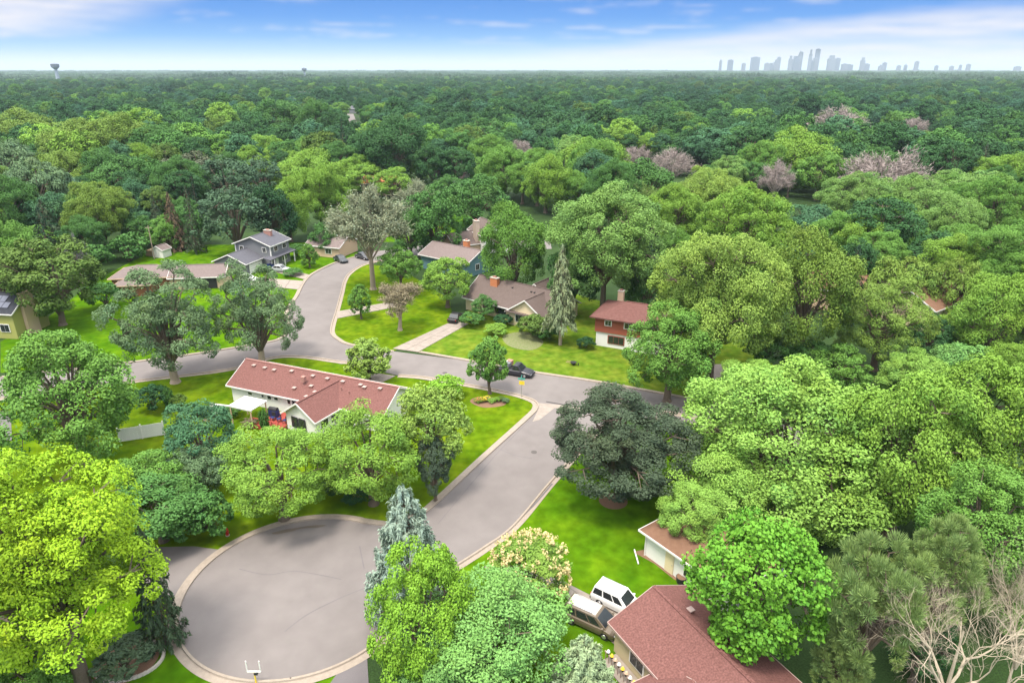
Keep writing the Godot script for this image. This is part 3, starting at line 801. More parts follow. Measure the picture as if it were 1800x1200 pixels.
func vent(root: Node3D, t: Transform3D) -> void:
	var st := begin()
	prism(st, [Vector2(-.2, 0), Vector2(-.2, .1), Vector2(.1, .24), Vector2(.22, .24), Vector2(.22, 0)], -.2, .2)
	var v := part(root, "roof_vent", done(st), M.mauve_cap, t)
	part(v, "vent_cap", boxm(.5, .05, .48), M.pink_trim, P(0, .26, .02))


func on_slope(x: float, z: float, w: float, eave: float, ridge: float) -> Transform3D:
	# a spot on the +z slope of a gable roof
	return P(x, ridge + .1 - absf(z) * (ridge - eave) / (w / 2) - .04, z)


func houses() -> void:
	# long white ranch house under a mauve roof
	var h := thing("ranch_house", "long white ranch house with mauve shingle roof and a front wing", "house", Vector3(-25.6, 0, -82.5), 22)
	gable(h, P(0, 0, 0), 23.6, 7.6, 2.6, 4.6, M.white, M.mauve, M.trim)
	gable(h, P(3.1, 0, 3.9, 97), 7.6, 4.9, 2.6, 4.3, M.white, M.mauve, M.trim)
	var fz := P(2.55, 0, 7.74, 7)
	for s in [-1, 1]:
		window(h, fz * P(s * .62 - .2, 1.45, .06), .85, 1.25, 0, M.dark)
	for k in [[-8.6, .7, .35], [-6.5, .35, .35], [-5.4, .6, .5], [-4.3, .6, .35], [-2.2, .5, .7], [-1.2, 1.0, 1.0]]:
		window(h, P(k[0], 1.75, 3.86), k[1], k[2], 0)
	window(h, fz * P(2.5, 1.5, -1.6, -90), 1.0, 1.0, 1, M.dark)
	window(h, fz * P(2.5, 1.5, -3.4, -90), 1.0, 1.0, 1, M.dark)
	window(h, P(7.5, 1.5, 3.86), 1.6, 1.1, 1)
	door(h, P(-.2, 1.05, 3.86), M.dark)
	for k in [[-10.1, .9], [-8.2, .95], [-6.6, 1.0], [-3.9, .7], [-.4, .8], [1.9, .8], [4.3, .8], [7.0, .8], [7.7, 1.0], [9.9, .8], [-1.9, 2.9], [.3, 2.2]]:
		vent(h, on_slope(k[0], k[1], 7.6, 2.6, 4.6))
	for k in [[-1.7, .9], [-.2, .9]]:
		vent(h, P(3.1, 0, 3.9, 97) * on_slope(k[0] + 1.8, k[1], 4.9, 2.6, 4.3))
	part(h, "vent_pipe", cyl(.07, .07, .5), M.mauve_cap, P(4.8, 3.9, 1.9))
	part(h, "vent_pipe", cyl(.07, .07, .5), M.mauve_cap, P(6.1, 3.7, 2.1))
	part(h, "chimney_stub", boxm(.5, .7, .5), M.dull_brick, P(-1.0, 4.4, 2.0))
	# patio cover, deck and what stands on it
	h = thing("patio_cover", "white flat patio cover on posts beside the ranch house wall", "patio cover", Vector3(-33.6, 0, -77.6), 22)
	part(h, "canopy", boxm(3.6, .12, 3.0), M.white, P(0, 2.55, 0))
	for s in [-1, 1]:
		part(h, "beam", boxm(3.6, .16, .1), M.trim, P(0, 2.41, s * 1.35))
		for s2 in [-1, 1]:
			part(h, "post", boxm(.12, 2.33, .12), M.peach, P(s * 1.6, 1.165, s2 * 1.35))
	h = thing("deck", "red stained wooden deck beside the white gable wing", "deck", Vector3(-29.9, 0, -76.9), 22)
	for i in 20:
		part(h, "board", boxm(4.0, .04, .19), M.deck, P(0, .5, -1.95 + i * .205))
	part(h, "skirt", boxm(3.96, .44, 4.05), M.deck, P(0, .24, 0))
	for i in 5:
		part(h, "rail_post", boxm(.09, .95, .09), M.deck, P(-1.9 + i * .95, .98, 1.98))
	part(h, "rail", boxm(4.0, .06, .12), M.deck, P(0, 1.47, 1.98))
	h = thing("barbecue", "dark blue covered barbecue at the back of the red deck", "barbecue", Vector3(-30.6, .52, -78.0), 20)
	part(h, "cover", boxm(1.3, .9, .6), M.blue, P(0, .5, 0))
	part(h, "hood", cyl(.32, .3, 1.2, 12), M.dark, Transform3D(Basis(Vector3.BACK, PI / 2), Vector3(0, 1.0, 0)))
	for s in [-1, 1]:
		part(h, "leg", boxm(.08, .1, .5), M.dark, P(s * .5, .04, 0))
	for i in 3:
		h = thing("deck_chair", ["dark deck chair beside the blue barbecue", "dark deck chair in the middle of the red deck", "dark deck chair by the wing wall on the red deck"][i], "chair", Vector3(-30.4 + i * .9, .52, -76.9 + i * .35), 20 + 40 * i, "chairs on the red deck")
		part(h, "seat", boxm(.55, .06, .5), M.blue, P(0, .42, 0))
		part(h, "backrest", boxm(.55, .6, .06), M.dark, P(0, .75, -.26))
		for s in [-1, 1]:
			for s2 in [-1, 1]:
				part(h, "leg", boxm(.05, .4, .05), M.dark, P(s * .24, .2, s2 * .22))
	h = thing("white_fence", "white panel fence beside the dusky blue-green tree", "fence", Vector3(-45.2, 0, -73.2), -21)
	for i in 12:
		part(h, "panel", boxm(.4, 1.7, .04), M.white, P(-2.32 + i * .41, .9, 0))
	for i in 3:
		part(h, "post", boxm(.14, 1.95, .14), M.trim, P(-2.5 + i * 2.46, .97, 0))
	h = thing("low_wall", "low white screen wall at the west end of the ranch house", "wall", Vector3(-38.2, 0, -79.6), 12)
	part(h, "panel", boxm(2.8, 1.3, .15), M.white, P(0, .65, 0))
	part(h, "coping", boxm(2.9, .08, .22), M.trim, P(0, 1.34, 0))
	# near house with the mauve roof
	h = thing("near_house", "near house with broad mauve shingle roof and flower railing", "house", Vector3(14.6, 0, -36.0), 62)
	gable(h, P(0, 0, 0), 14.0, 7.7, 2.75, 4.3, M.sand, M.mauve, M.pink_trim, .42)
	vent(h, P(0, 0, 0) * Transform3D(Basis(Vector3.UP, PI), Vector3.ZERO) * on_slope(4.3, 1.0, 7.7, 2.75, 4.3))
	vent(h, P(0, 0, 0) * Transform3D(Basis(Vector3.UP, PI), Vector3.ZERO) * on_slope(1.4, 1.3, 7.7, 2.75, 4.3))
	gable(h, P(0.4, 0, 6.0, 90), 5.6, 4.6, 2.4, 3.5, M.sand, M.mauve, M.pink_trim, .4)
	window(h, P(-4.2, 1.5, 3.9), 1.5, 1.1, 1)
	var rail := part(h, "porch_rail", boxm(4.4, .08, .1), M.pink_trim, P(-4.4, .95, 5.0))
	for i in 12:
		part(rail, "baluster", boxm(.05, .9, .05), M.pink_trim, P(-2.1 + i * .38, -.48, 0))
	part(h, "porch_floor", boxm(4.4, .12, 1.4), M.concrete, P(-4.4, .06, 4.6))
	for i in 9:
		var fl := thing("flower_pot", ["small pot of white flowers on the near house porch railing", "small pot of yellow flowers on the near house porch railing", "small pot of peach flowers on the near house porch railing"][i % 3], "flower pot", h.transform * Vector3(-6.2 + i * .45, 1.0, 5.0), 0, "flower pots along the porch railing")
		part(fl, "pot", cyl(.09, .13, .2), M.dark, P(0, .1, 0))
		part(fl, "blossom", cyl(.16, .08, .16, 7), [M.white, M.yellow_sign, M.peach][i % 3], P(0, .28, 0))
	# white house under the silver maples
	h = thing("white_house", "white house with orange-brown hip roof under the silver maples", "house", Vector3(18.8, 0, -50.5), 54)
	hip(h, P(0, 0, 0), 9.5, 9.0, 2.7, 4.6, 4.2, M.white, M.brown_roof, M.trim)
	window(h, P(0.6, 1.5, 4.55), 1.5, 1.2, 1)
	window(h, P(3.2, 1.5, 4.55), 1.0, 1.2, 0)
	door(h, P(-1.8, 1.05, 4.55), M.creamy)
	part(h, "downspout", boxm(.09, 2.5, .09), M.trim, P(-4.7, 1.25, 4.57))
	part(h, "downspout_run", boxm(.1, .09, 2.0), M.trim, P(-4.9, .12, 5.45, -55))
	structure("mulch_bed", sheet(PackedVector2Array([Vector2(11.35, -52.06), Vector2(13.34, -52.71), Vector2(13.09, -50.86), Vector2(15.67, -47.51), Vector2(14.37, -48.37), Vector2(13.01, -50.47)]), .0), M.mulch)
	# cream house with tan roof and cream gable
	h = thing("cream_house", "cream house with long tan roof and a broad cream gable", "house", Vector3(1.65, 0, -119.8), 37)
	gable(h, P(0, 0, 0), 18.6, 9.6, 2.6, 5.5, M.sand, M.tan_roof, M.trim, .5, M.creamy)
	gable(h, P(5.6, 0, 2.4, 90), 7.6, 7.6, 2.6, 5.1, M.creamy, M.tan_roof, M.trim, .45, M.creamy)
	gable(h, P(1.5, 0, -5.5, 90), 6.0, 6.0, 2.6, 5.2, M.sand, M.tan_roof, M.trim)
	part(h, "gable_pent", boxm(8.0, .2, .7), M.tan_roof, P(5.6, 2.55, 6.6))
	window(h, P(4.2, 1.5, 6.26), 1.5, 1.2, 1)
	window(h, P(7.2, 1.5, 6.26), 1.5, 1.2, 1)
	window(h, P(-1.0, 1.5, 4.86), 2.2, 1.2, 2, M.dark)
	window(h, P(-4.4, 1.5, 4.86), 1.4, 1.2, 1)
	door(h, P(1.4, 1.05, 4.86), M.wood)
	window(h, P(9.33, 1.5, -1.5, -90), 1.3, 1.2, 1, M.dark)
	window(h, P(9.33, 3.7, 0, -90), .9, .9, 0)
	window(h, P(9.33, 1.5, 2.4, -90), 1.0, 1.2, 0, M.dark)
	chimney(h, P(-5.0, 3.6, 1.4), 1.6, .8, 2.5, M.orange_brick)
	for k in [-1.0, 3.2, 3.9]:
		part(h, "vent_pipe", boxm(.3, .3, .3), M.dark, on_slope(k, 1.2, 9.6, 2.6, 5.5))
	# red and white two-storey house
	h = thing("red_house", "two-storey house with red upper siding and white lower walls", "house", Vector3(20.2, 0, -104.8), 25)
	part(h, "lower_wall", boxm(10.8, 2.5, 7.6), M.white, P(0, 1.25, 0))
	hip(h, P(0, 0, 0), 11.2, 8.0, 5.1, 6.9, 4.0, M.redwood, M.red_roof, M.red_roof, .7, 2.5)
	window(h, P(-3.4, 4.2, 4.06), 1.0, .8, 1)
	window(h, P(.3, 4.2, 4.06), 2.0, .9, 2)
	window(h, P(3.8, 4.2, 4.06), 1.6, .9, 1)
	window(h, P(-2.0, 1.4, 3.86), 2.6, 1.2, 2, M.redwood)
	door(h, P(1.2, 1.05, 3.86), M.trim)
	window(h, P(3.2, 1.4, 3.86), 1.2, 1.1, 1)
	chimney(h, P(-3.4, 4.5, -2.6), .9, .9, 3.2, M.peach)
	# grey two-storey house with a garage
	h = thing("grey_house", "grey two-storey house with slate roof and white corner trim", "house", Vector3(-57.6, 0, -154.4), 17)
	gable(h, P(0, 0, 0, 90), 7.0, 9.2, 5.3, 7.0, M.greysiding, M.grey_roof, M.trim, .5)
	for s in [-1, 1]:
		part(h, "corner_board", boxm(.2, 5.2, .2), M.trim, P(s * 4.6, 2.6, 3.5))
	window(h, P(-3.0, 4.2, 3.56), .9, 1.0, 1)
	window(h, P(3.0, 4.2, 3.56), .9, 1.0, 1)
	window(h, P(4.66, 4.2, 1.6, -90), 1.3, 1.0, 1)
	window(h, P(4.66, 4.2, -1.6, -90), 1.3, 1.0, 1)
	window(h, P(4.66, 1.5, -1.2, -90), 1.6, 1.2, 1)
	door(h, P(4.66, 1.05, 1.6, -90), M.trim)
	chimney(h, P(1.2, 6.2, -1.0), 1.8, .7, 1.4, M.dull_brick)
	gable(h, P(-1.6, 0, 6.6, 90), 6.4, 8.2, 2.6, 4.3, M.greysiding, M.grey_roof, M.trim, .4)
	part(h, "porch_roof", boxm(1.9, .16, 10.0), M.grey_roof, Transform3D(Basis(Vector3.BACK, -.22), Vector3(5.0, 2.75, .8)))
	for k in [-3.6, .2, 4.0]:
		part(h, "porch_post", boxm(.18, 2.6, .18), M.trim, P(5.7, 1.3, k))
	garage_door(h, P(2.54, 1.05, 6.6, -90), 4.6, M.white)
	h = thing("far_grey_roof_house", "low pale house with grey-brown roof behind the grey two-storey house", "house", Vector3(-44, 0, -164), 20)
	gable(h, P(0, 0, 0), 9, 8, 2.7, 4.6, M.peach, M.drab_roof, M.trim)
	window(h, P(1.5, 1.5, 4.06), 1.6, 1.1, 1)
	chimney(h, P(-2.6, 3.8, 0), 1.0, .9, 2.0, M.pale_brick)
	# low brown house among the oaks
	h = thing("brown_house", "low brown-brick house with drab roof behind the broad oak", "house", Vector3(-71.5, 0, -138.0), -8)
	hip(h, P(-4.4, 0, 0), 11.5, 8.0, 2.7, 4.3, 3.8, M.brown_wall, M.drab_roof, M.peach)
	hip(h, P(-4.9, 0, 5.4), 6.0, 5.0, 2.3, 3.5, 2.4, M.brown_wall, M.drab_roof, M.peach)
	gable(h, P(6.4, 0, 1.2), 10.4, 6.5, 2.6, 4.2, M.peach, M.drab_roof, M.trim)
	window(h, P(-8.2, 1.5, 4.06), 1.6, 1.1, 1)
	window(h, P(4.2, 1.5, 4.51), 1.6, 1.1, 1)
	garage_door(h, P(8.2, 1.05, 4.51), 4.0, M.dark)
	# yellow house with solar panels
	h = thing("yellow_house", "yellow-green house with dark roof carrying solar panels", "house", Vector3(-88.6, 0, -110.6), 8)
	gable(h, P(0, 0, 0), 13.0, 7.0, 4.6, 6.8, M.olive_wall, M.black_roof, M.trim, .35)
	part(h, "end_wall", boxm(.6, 7.4, 2.4), M.peach, P(6.9, 3.7, .4))
	window(h, P(4.6, 1.9, 3.56), 1.6, 1.2, 1)
	window(h, P(1.6, 1.9, 3.56), 1.6, 1.2, 1)
	for k in [[3.6, 1.2], [2.4, 2.3], [3.6, 2.3], [4.8, 2.3], [1.2, 2.3], [2.4, 1.2]]:
		part(h, "solar_panel", boxm(1.1, .06, 1.2), M.panel, Transform3D(Basis(Vector3.RIGHT, atan(2.2 / 3.5)), Vector3(k[0], 7.0 - k[1] * 2.2 / 3.5, k[1])))
	# teal house and white house with tall chimney
	h = thing("teal_house", "teal-walled house with grey-brown roof and orange chimney", "house", Vector3(-12.4, 0, -149.6), 37)
	gable(h, P(0, 0, 0, 0), 13.5, 9.0, 3.4, 5.3, M.tealsiding, M.drab_roof, M.trim, .5)
	chimney(h, P(2.2, 4.4, -.9), 1.3, .9, 2.2, M.orange_brick)
	window(h, P(3.0, 1.8, 4.56), 1.5, 1.2, 1)
	window(h, P(6.81, 1.8, 1.0, -90), 1.2, 1.2, 1)
	h = thing("white_gable_house", "white gabled house with tall pale chimney beside the teal house", "house", Vector3(-5.6, 0, -166.5), 62)
	gable(h, P(0, 0, 0, 0), 8.5, 7.0, 5.0, 7.4, M.white, M.tan_roof, M.trim)
	gable(h, P(-2, 0, 6.4, 90), 7.5, 8.0, 2.8, 4.9, M.peach, M.tan_roof, M.trim)
	window(h, P(3.2, 4.6, 3.56), 1.3, 1.2, 1)
	window(h, P(4.31, 4.6, .8, -90), 1.2, 1.3, 1, M.dark)
	chimney(h, P(1.0, 0, 4.0), 1.6, 1.0, 8.0, M.pale_brick)
	# shed and half-hidden far houses
	h = thing("white_shed", "small white garden shed against the west woods", "shed", Vector3(-84.4, 0, -160.6), 15)
	gable(h, P(0, 0, 0, 90), 2.8, 3.0, 1.9, 2.8, M.white, M.drab_roof, M.trim, .2)
	door(h, P(0, 1.05, 1.46), M.trim)
	part(h, "lean_to", boxm(2.4, 1.4, 2.0), M.wood, P(-2.8, .7, -.2))
	for q in [["far_house", "far house with orange roof peeping from the centre woods", -47.0, -250.0, 10, M.orange_brick, M.peach], ["far_house", "far grey-roofed house between the globe trees", -23.0, -262.0, 15, M.drab_roof, M.white],
			["far_house", "white-walled house glimpsed east of the large pale-tipped ash", 50.0, -186.0, 80, M.tan_roof, M.white], ["far_house", "tan-roofed house hidden under the low olive-lime tree", 62.0, -124.0, 30, M.brown_roof, M.peach],
			["far_house", "house with orange-tan roof under the two cottonwoods", 74.0, -116.0, -35, M.brown_roof, M.creamy], ["far_house", "far white house at the end of the distant street", -158.0, -735.0, 30, M.grey_roof, M.greysiding],
			["far_house", "far grey-roofed house low in the northwest woods", -170.0, -540.0, 10, M.grey_roof, M.white], ["far_house", "far long tan-roofed house in the north woods", -52.0, -640.0, 5, M.tan_roof, M.sand], ["far_house", "far brown-roofed house beyond the leafless tree with arched crown", 215.0, -520.0, -12, M.drab_roof, M.peach], ["far_house", "far slate-roofed house beyond the cream house", 30.0, -470.0, 8, M.grey_roof, M.sand],
			["far_house", "far pale commercial building in the north woods", 170.0, -1180.0, 5, M.pale_brick, M.pale_brick], ["far_house", "far flat pale roof in the northwest woods", -300.0, -1050.0, 5, M.drab_roof, M.pale_brick]]:
		h = thing(q[0], q[1], "house", Vector3(q[2], 0, q[3]), q[4])
		if q[3] < -400.0:
			clearings.append(Vector3(q[2], q[3], 7.0))
		var big: float = 1.0 if q[3] > -700.0 else (1.1 if q[3] > -800.0 else 1.7)
		gable(h, P(0, 0, 0), 12.0 * big, 8.5 * big, 3.0 * big + (3.0 if q[3] < -900.0 else 1.2), 5.2 * big + (3.0 if q[3] < -900.0 else 1.2), q[6], q[5], M.trim)
		window(h, P(2, 1.6, 4.3 * big), 1.5, 1.2, 1)


# ======================================================== vehicles
# side outline given as (x, y) points; x forward
func car(called: String, label: String, category: String, at: Vector2, deg: float, paint: Material, l: float, w: float, h: float, shape: String, roof_paint: Material = null) -> void:
	var c := thing(called, label, category, Vector3(at.x, .03, at.y), deg)
	var hood := {"suv": .27, "van": .17, "sedan": .3, "pickup": .26}[shape] as float
	var belt := h * (.55 if shape != "sedan" else .6)
	var st := begin()
	var f := l / 2
	# lower body: stations (x, low, high, half width), lofted
	var sta := [[-f, .42, belt - .12, w * .44], [-f + .12, .3, belt - .02, w * .49], [-f + .6, .26, belt, w * .5], [f - hood * l - .05, .26, belt, w * .5], [f - hood * l * .55, .26, belt - .1, w * .5], [f - .25, .27, belt - .22, w * .48], [f, .38, belt - .4, w * .41]]
	var rings := []
	for s in sta:
		var y0: float = s[1]
		var y1: float = s[2]
		var k: float = s[3]
		rings.append([Vector3(s[0], y0, -k * .93), Vector3(s[0], lerpf(y0, y1, .55), -k), Vector3(s[0], y1 - .07, -k * .98), Vector3(s[0], y1, -k * .9), Vector3(s[0], y1, k * .9), Vector3(s[0], y1 - .07, k * .98), Vector3(s[0], lerpf(y0, y1, .55), k), Vector3(s[0], y0, k * .93)])
	for i in rings.size() - 1:
		for j in 8:
			fan(st, [rings[i][j], rings[i + 1][j], rings[i + 1][(j + 1) % 8], rings[i][(j + 1) % 8]])
	fan(st, rings[0])
	var nose: Array = rings[-1].duplicate()
	nose.reverse()
	fan(st, nose)
	part(c, "body", done(st), paint)
	# cabin: a tapered block carrying the panes
	var rear := {"suv": -f + .1, "van": -f + .12, "sedan": -f + .75, "pickup": -.35}[shape] as float
	var top_rear := {"suv": -f + .32, "van": -f + .35, "sedan": -f + 1.3, "pickup": -.15}[shape] as float
	var front := f - hood * l
	var top_front := front - (.75 if shape != "van" else .95)
	var kb := w * .46
	var kt := w * .4
	var y := belt - .01
	var lowr := [Vector3(rear, y, -kb), Vector3(front, y, -kb), Vector3(front, y, kb), Vector3(rear, y, kb)]
	var topr := [Vector3(top_rear, h - .06, -kt), Vector3(top_front, h - .06, -kt), Vector3(top_front, h - .06, kt), Vector3(top_rear, h - .06, kt)]
	var cap := [Vector3(top_rear + .12, h, -kt + .14), Vector3(top_front - .12, h, -kt + .14), Vector3(top_front - .12, h, kt - .14), Vector3(top_rear + .12, h, kt - .14)]
	st = begin()
	for i in 4:
		var j := (i + 1) % 4
		fan(st, [lowr[i], lowr[j], topr[j], topr[i]])
		fan(st, [topr[i], topr[j], cap[j], cap[i]])
	part(c, "cabin", done(st), paint)
	st = begin()
	fan(st, cap)
	var under := []
	for q in cap:
		under.append(q - Vector3(0, .03, 0))
	for i in 4:
		fan(st, [cap[i], under[i], under[(i + 1) % 4], cap[(i + 1) % 4]])
	part(c, "roof_panel", done(st), roof_paint if roof_paint else paint)
	var glass_on := func(called2: String, i: int, u0: float, u1: float, v0: float, v1: float):
		var j := (i + 1) % 4
		var q := []
		var mid: Vector3 = (lowr[i] + lowr[j] + topr[i] + topr[j]) / 4
		var out: Vector3 = (mid - Vector3(mid.x if i % 2 == 0 else (rear + front) / 2, mid.y, 0 if i % 2 == 0 else mid.z)).normalized() * .015
		for e in [[u0, v0], [u1, v0], [u1, v1], [u0, v1]]:
			q.append(lowr[i].lerp(lowr[j], e[0]).lerp(topr[i].lerp(topr[j], e[0]), e[1]) + out)
		var g := begin()
		var back := []
		for p in q:
			back.append(p - out * 2)
		fan(g, q)
		for n in 4:
			fan(g, [q[n], back[n], back[(n + 1) % 4], q[(n + 1) % 4]])
		part(c, called2, done(g), M.glass)
	var cuts := [[.04, .31], [.35, .63], [.67, .9]] if shape != "pickup" else [[.1, .82]]
	if shape == "sedan":
		cuts = [[.08, .46], [.5, .9]]
	for k in cuts:
		glass_on.call("side_window", 0, k[0], k[1], .12, .86)
		glass_on.call("side_window", 2, 1.0 - k[1], 1.0 - k[0], .12, .86)
	glass_on.call("windscreen", 1, .07, .93, .1, .92)
	glass_on.call("rear_window", 3, .1, .9, .2, .88)
	for s in [-1, 1]:
		for x in [-f + l * .2, f - l * .19]:
			var wh := part(c, "wheel", cyl(.33, .33, .22, 18), M.rubber, Transform3D(Basis(Vector3.RIGHT, s * PI / 2), Vector3(x, .33, s * (w / 2 - .1))))
			part(wh, "rim", cyl(.2, .18, .03, 14), M.steel, P(0, .115, 0))
		part(c, "headlight", boxm(.12, .14, .32), M.steel, P(f - .1, belt - .38, s * w * .34))
		part(c, "tail_light", boxm(.06, .3, .14), M.redpaint, P(-f + .03, belt - .22, s * w * .4))
		part(c, "mirror", boxm(.14, .12, .18), paint, P(front - .25, belt + .1, s * (w / 2 + .06)))
	for x in [-f, f]:
		part(c, "bumper", boxm(.16, .2, w * .86), M.dark if shape != "sedan" else paint, P(x * .985, .42, 0))
	if shape == "suv" or shape == "van":
		for s in [-1, 1]:
			part(c, "roof_rail", boxm(l * .42, .05, .05), M.steel, P(lerpf(top_rear, top_front, .5), h + .035, s * (kt - .16)))
	if shape == "pickup":
		part(c, "cargo_bed", boxm(l * .36, .5, w * .84), M.dark, P(-f + l * .21, belt - .22, 0))


func vehicles() -> void:
	var gloss := func(col: Color) -> StandardMaterial3D:
		var m := plain(col, .3)
		m.clearcoat_enabled = true
		m.clearcoat = .6
		return m
	car("white_suv", "white estate SUV parked on the driveway by the bright lawn", "car", Vector2(9.0, -45.0), 36, gloss.call(lin(.78, .78, .78)), 4.7, 1.85, 1.75, "suv")
	car("tan_minivan", "tan minivan with pale roof parked against the near roof eave", "car", Vector2(6.5, -43.05), 33, gloss.call(lin(.13, .1, .07)), 4.9, 1.95, 1.75, "van", gloss.call(lin(.5, .45, .37)))
	car("dark_pickup", "dark pickup with loaded bed standing on the cross street", "pickup truck", Vector2(.6, -92.1), 22, gloss.call(lin(.03, .03, .04)), 5.4, 1.95, 1.75, "pickup")
	car("black_car", "black car at the top of the cream house driveway", "car", Vector2(-10.0, -115.6), -72, gloss.call(lin(.012, .012, .014)), 4.6, 1.85, 1.5, "sedan")
	car("silver_car", "silver car on the grey house driveway", "car", Vector2(-51.6, -147.2), 12, gloss.call(lin(.33, .34, .35)), 4.7, 1.85, 1.55, "sedan")
	car("white_car", "white car beside the brown house garage", "car", Vector2(-56.4, -140.0), 20, gloss.call(lin(.7, .7, .7)), 4.6, 1.85, 1.5, "sedan")
	car("dark_car", "dark car parked under the thin-leaved elm", "car", Vector2(-40.2, -155.8), 50, gloss.call(lin(.03, .035, .04)), 4.6, 1.85, 1.5, "sedan")
	car("dark_car", "second dark car farther along the shaded street", "car", Vector2(-35.4, -158.4), 40, gloss.call(lin(.05, .05, .055)), 4.6, 1.85, 1.5, "sedan")
	for k in [["white cargo sack in the dark pickup bed", M.white, -1.75, .45, .8], ["reddish cargo box in the dark pickup bed", M.dull_brick, -.9, -.3, .6], ["grey cargo box in the dark pickup bed", M.greysiding, -1.2, .35, .5]]:
		var b := thing("cargo_box", k[0], "box", Vector3(.6, 1.2, -92.1) + Vector3(k[2], 0, -.7 + k[3]), 30)
		part(b, "carton", boxm(.8, k[4], .7), k[1], P(0, k[4] / 2, 0))
		part(b, "lid", boxm(.84, .06, .74), k[1], P(0, k[4] + .03, 0))


# ======================================================== street things
func street_things() -> void:
	var o := thing("fire_hydrant", "red fire hydrant on the grass at the cul-de-sac edge", "hydrant", Vector3(-27.6, 0, -54.5), 30)
	part(o, "barrel", cyl(.15, .13, .62, 12), M.redpaint, P(0, .38, 0))
	part(o, "base_flange", cyl(.2, .2, .08, 12), M.stone, P(0, .04, 0))
	part(o, "bonnet", cyl(.16, .06, .2, 12), M.redpaint, P(0, .78, 0))
	for s in [-1, 1]:
		part(o, "nozzle", cyl(.08, .08, .16, 8), M.redpaint, Transform3D(Basis(Vector3.BACK, PI / 2), Vector3(s * .18, .55, 0)))
	o = thing("goal_post", "small white goal frame on a yellow pole at the kerb", "goal", Vector3(-18.85, 0, -37.35), 0)
	part(o, "pole", cyl(.06, .06, 1.1, 8), M.yellow_sign, P(0, .55, 0))
	part(o, "crossbar", boxm(1.0, .09, .09), M.trim, P(0, 1.14, 0))
	for s in [-1, 1]:
		part(o, "upright", boxm(.07, 1.0, .07), M.trim, P(s * .48, 1.66, 0))
	part(o, "bracket", boxm(.26, .2, .2), M.dark, P(.12, .98, 0))
	o = thing("street_sign", "green street name sign on a thin post at the corner", "sign", Vector3(1.3, 0, -84.6), 10)
	part(o, "post", cyl(.035, .035, 2.9, 8), M.steel, P(0, 1.45, 0))
	part(o, "name_blade", boxm(1.0, .26, .03), M.green_sign, P(0, 2.75, .05))
	part(o, "cross_blade", boxm(.03, .24, 1.0), M.green_sign, P(0, 3.02, 0))
	part(o, "yellow_plate", boxm(.75, .55, .03), M.yellow_sign, P(.05, 2.15, .06))
	for k in 2:
		o = thing("wheelie_bin", ["dark blue wheeled bin beside the grey house garage", "second blue wheeled bin nearer the silver car"][k], "bin", Vector3(-55.0 + k * .9, 0, -149.6 + k * .35), 20)
		part(o, "body", cyl(.3, .38, 1.0, 8), M.bin, P(0, .55, 0))
		part(o, "lid", boxm(.7, .08, .74), M.blue, P(0, 1.09, 0))
		for s in [-1, 1]:
			part(o, "wheel", cyl(.11, .11, .06, 10), M.rubber, Transform3D(Basis(Vector3.BACK, PI / 2), Vector3(s * .3, .11, -.25)))
	o = thing("garden_wheelbarrow", "dark overturned wheelbarrow lying on the front lawn", "wheelbarrow", Vector3(9.4, 0, -95.6), 20)
	part(o, "tray", cyl(.2, .55, .4, 6), M.dark, P(0, .25, 0))
	part(o, "wheel", cyl(.2, .2, .1, 12), M.rubber, Transform3D(Basis(Vector3.BACK, PI / 2), Vector3(.75, .2, 0)))
	for s in [-1, 1]:
		part(o, "handle", boxm(1.3, .06, .06), M.wood, P(-.5, .4, s * .28))
	o = thing("garden_playhouse", "reddish-brown wooden playhouse between the two light green trees", "playhouse", Vector3(-18.9, 0, -65.6), 25)
	gable(o, P(0, 0, 0), 1.6, 1.3, 1.1, 1.7, M.brown_wall, M.dull_brick, M.wood, .15)
	part(o, "bench", boxm(1.4, .4, .4), M.brown_wall, P(1.8, .25, .3))
	o = thing("barrel_planter", "black half-barrel planter at the corner of the white house", "planter", Vector3(14.9, 0, -48.0), 0)
	part(o, "tub", cyl(.38, .48, .6, 14), M.dark, P(0, .3, 0))
	part(o, "soil", cyl(.44, .44, .03, 14), M.mulch, P(0, .6, 0))
	# stone ring round the juniper bed
	o = thing("stone_edging", "curved pale stone edging round the juniper bed", "edging", Vector3(-29.51, 0.00, -39.47), 0)
	for i in 26:
		var a := deg_to_rad(-70.0 + i * 7.4)
		part(o, "stone", boxm(.3, .22, .2), M.stone, Transform3D(Basis(Vector3.UP, -a - PI / 2) * Basis.from_scale(Vector3(1, .8 + .4 * rng.randf(), 1)), Vector3(cos(a) * 2.7, .08, sin(a) * 2.0)))
	structure("juniper_bed", sheet(arc(Vector2(o.position.x, o.position.z), 2.3, 0, 354, 30), -.005), M.mulch)
	structure("tree_ring", sheet(arc(Vector2(10.61, -60.22), 1.5, 0, 350, 24), -.005), M.mulch)
	# power pole in the west woods edge
	o = thing("power_pole", "thin pale power pole against the west woods", "pole", Vector3(-85.16, 0.00, -158.18), 0)
	part(o, "mast", cyl(.13, .09, 8.0, 8), M.bark_pale, P(0, 4.0, 0))
	part(o, "crossarm", boxm(1.6, .1, .1), M.bark_pale, P(0, 7.5, 0))
	structure("flower_bed", sheet(smooth(PackedVector2Array([Vector2(-5.73, -83.29), Vector2(-4.32, -84.68), Vector2(-1.17, -83.80), Vector2(-1.07, -82.10), Vector2(-3.80, -81.44)]), true), -.004), M.mulch)


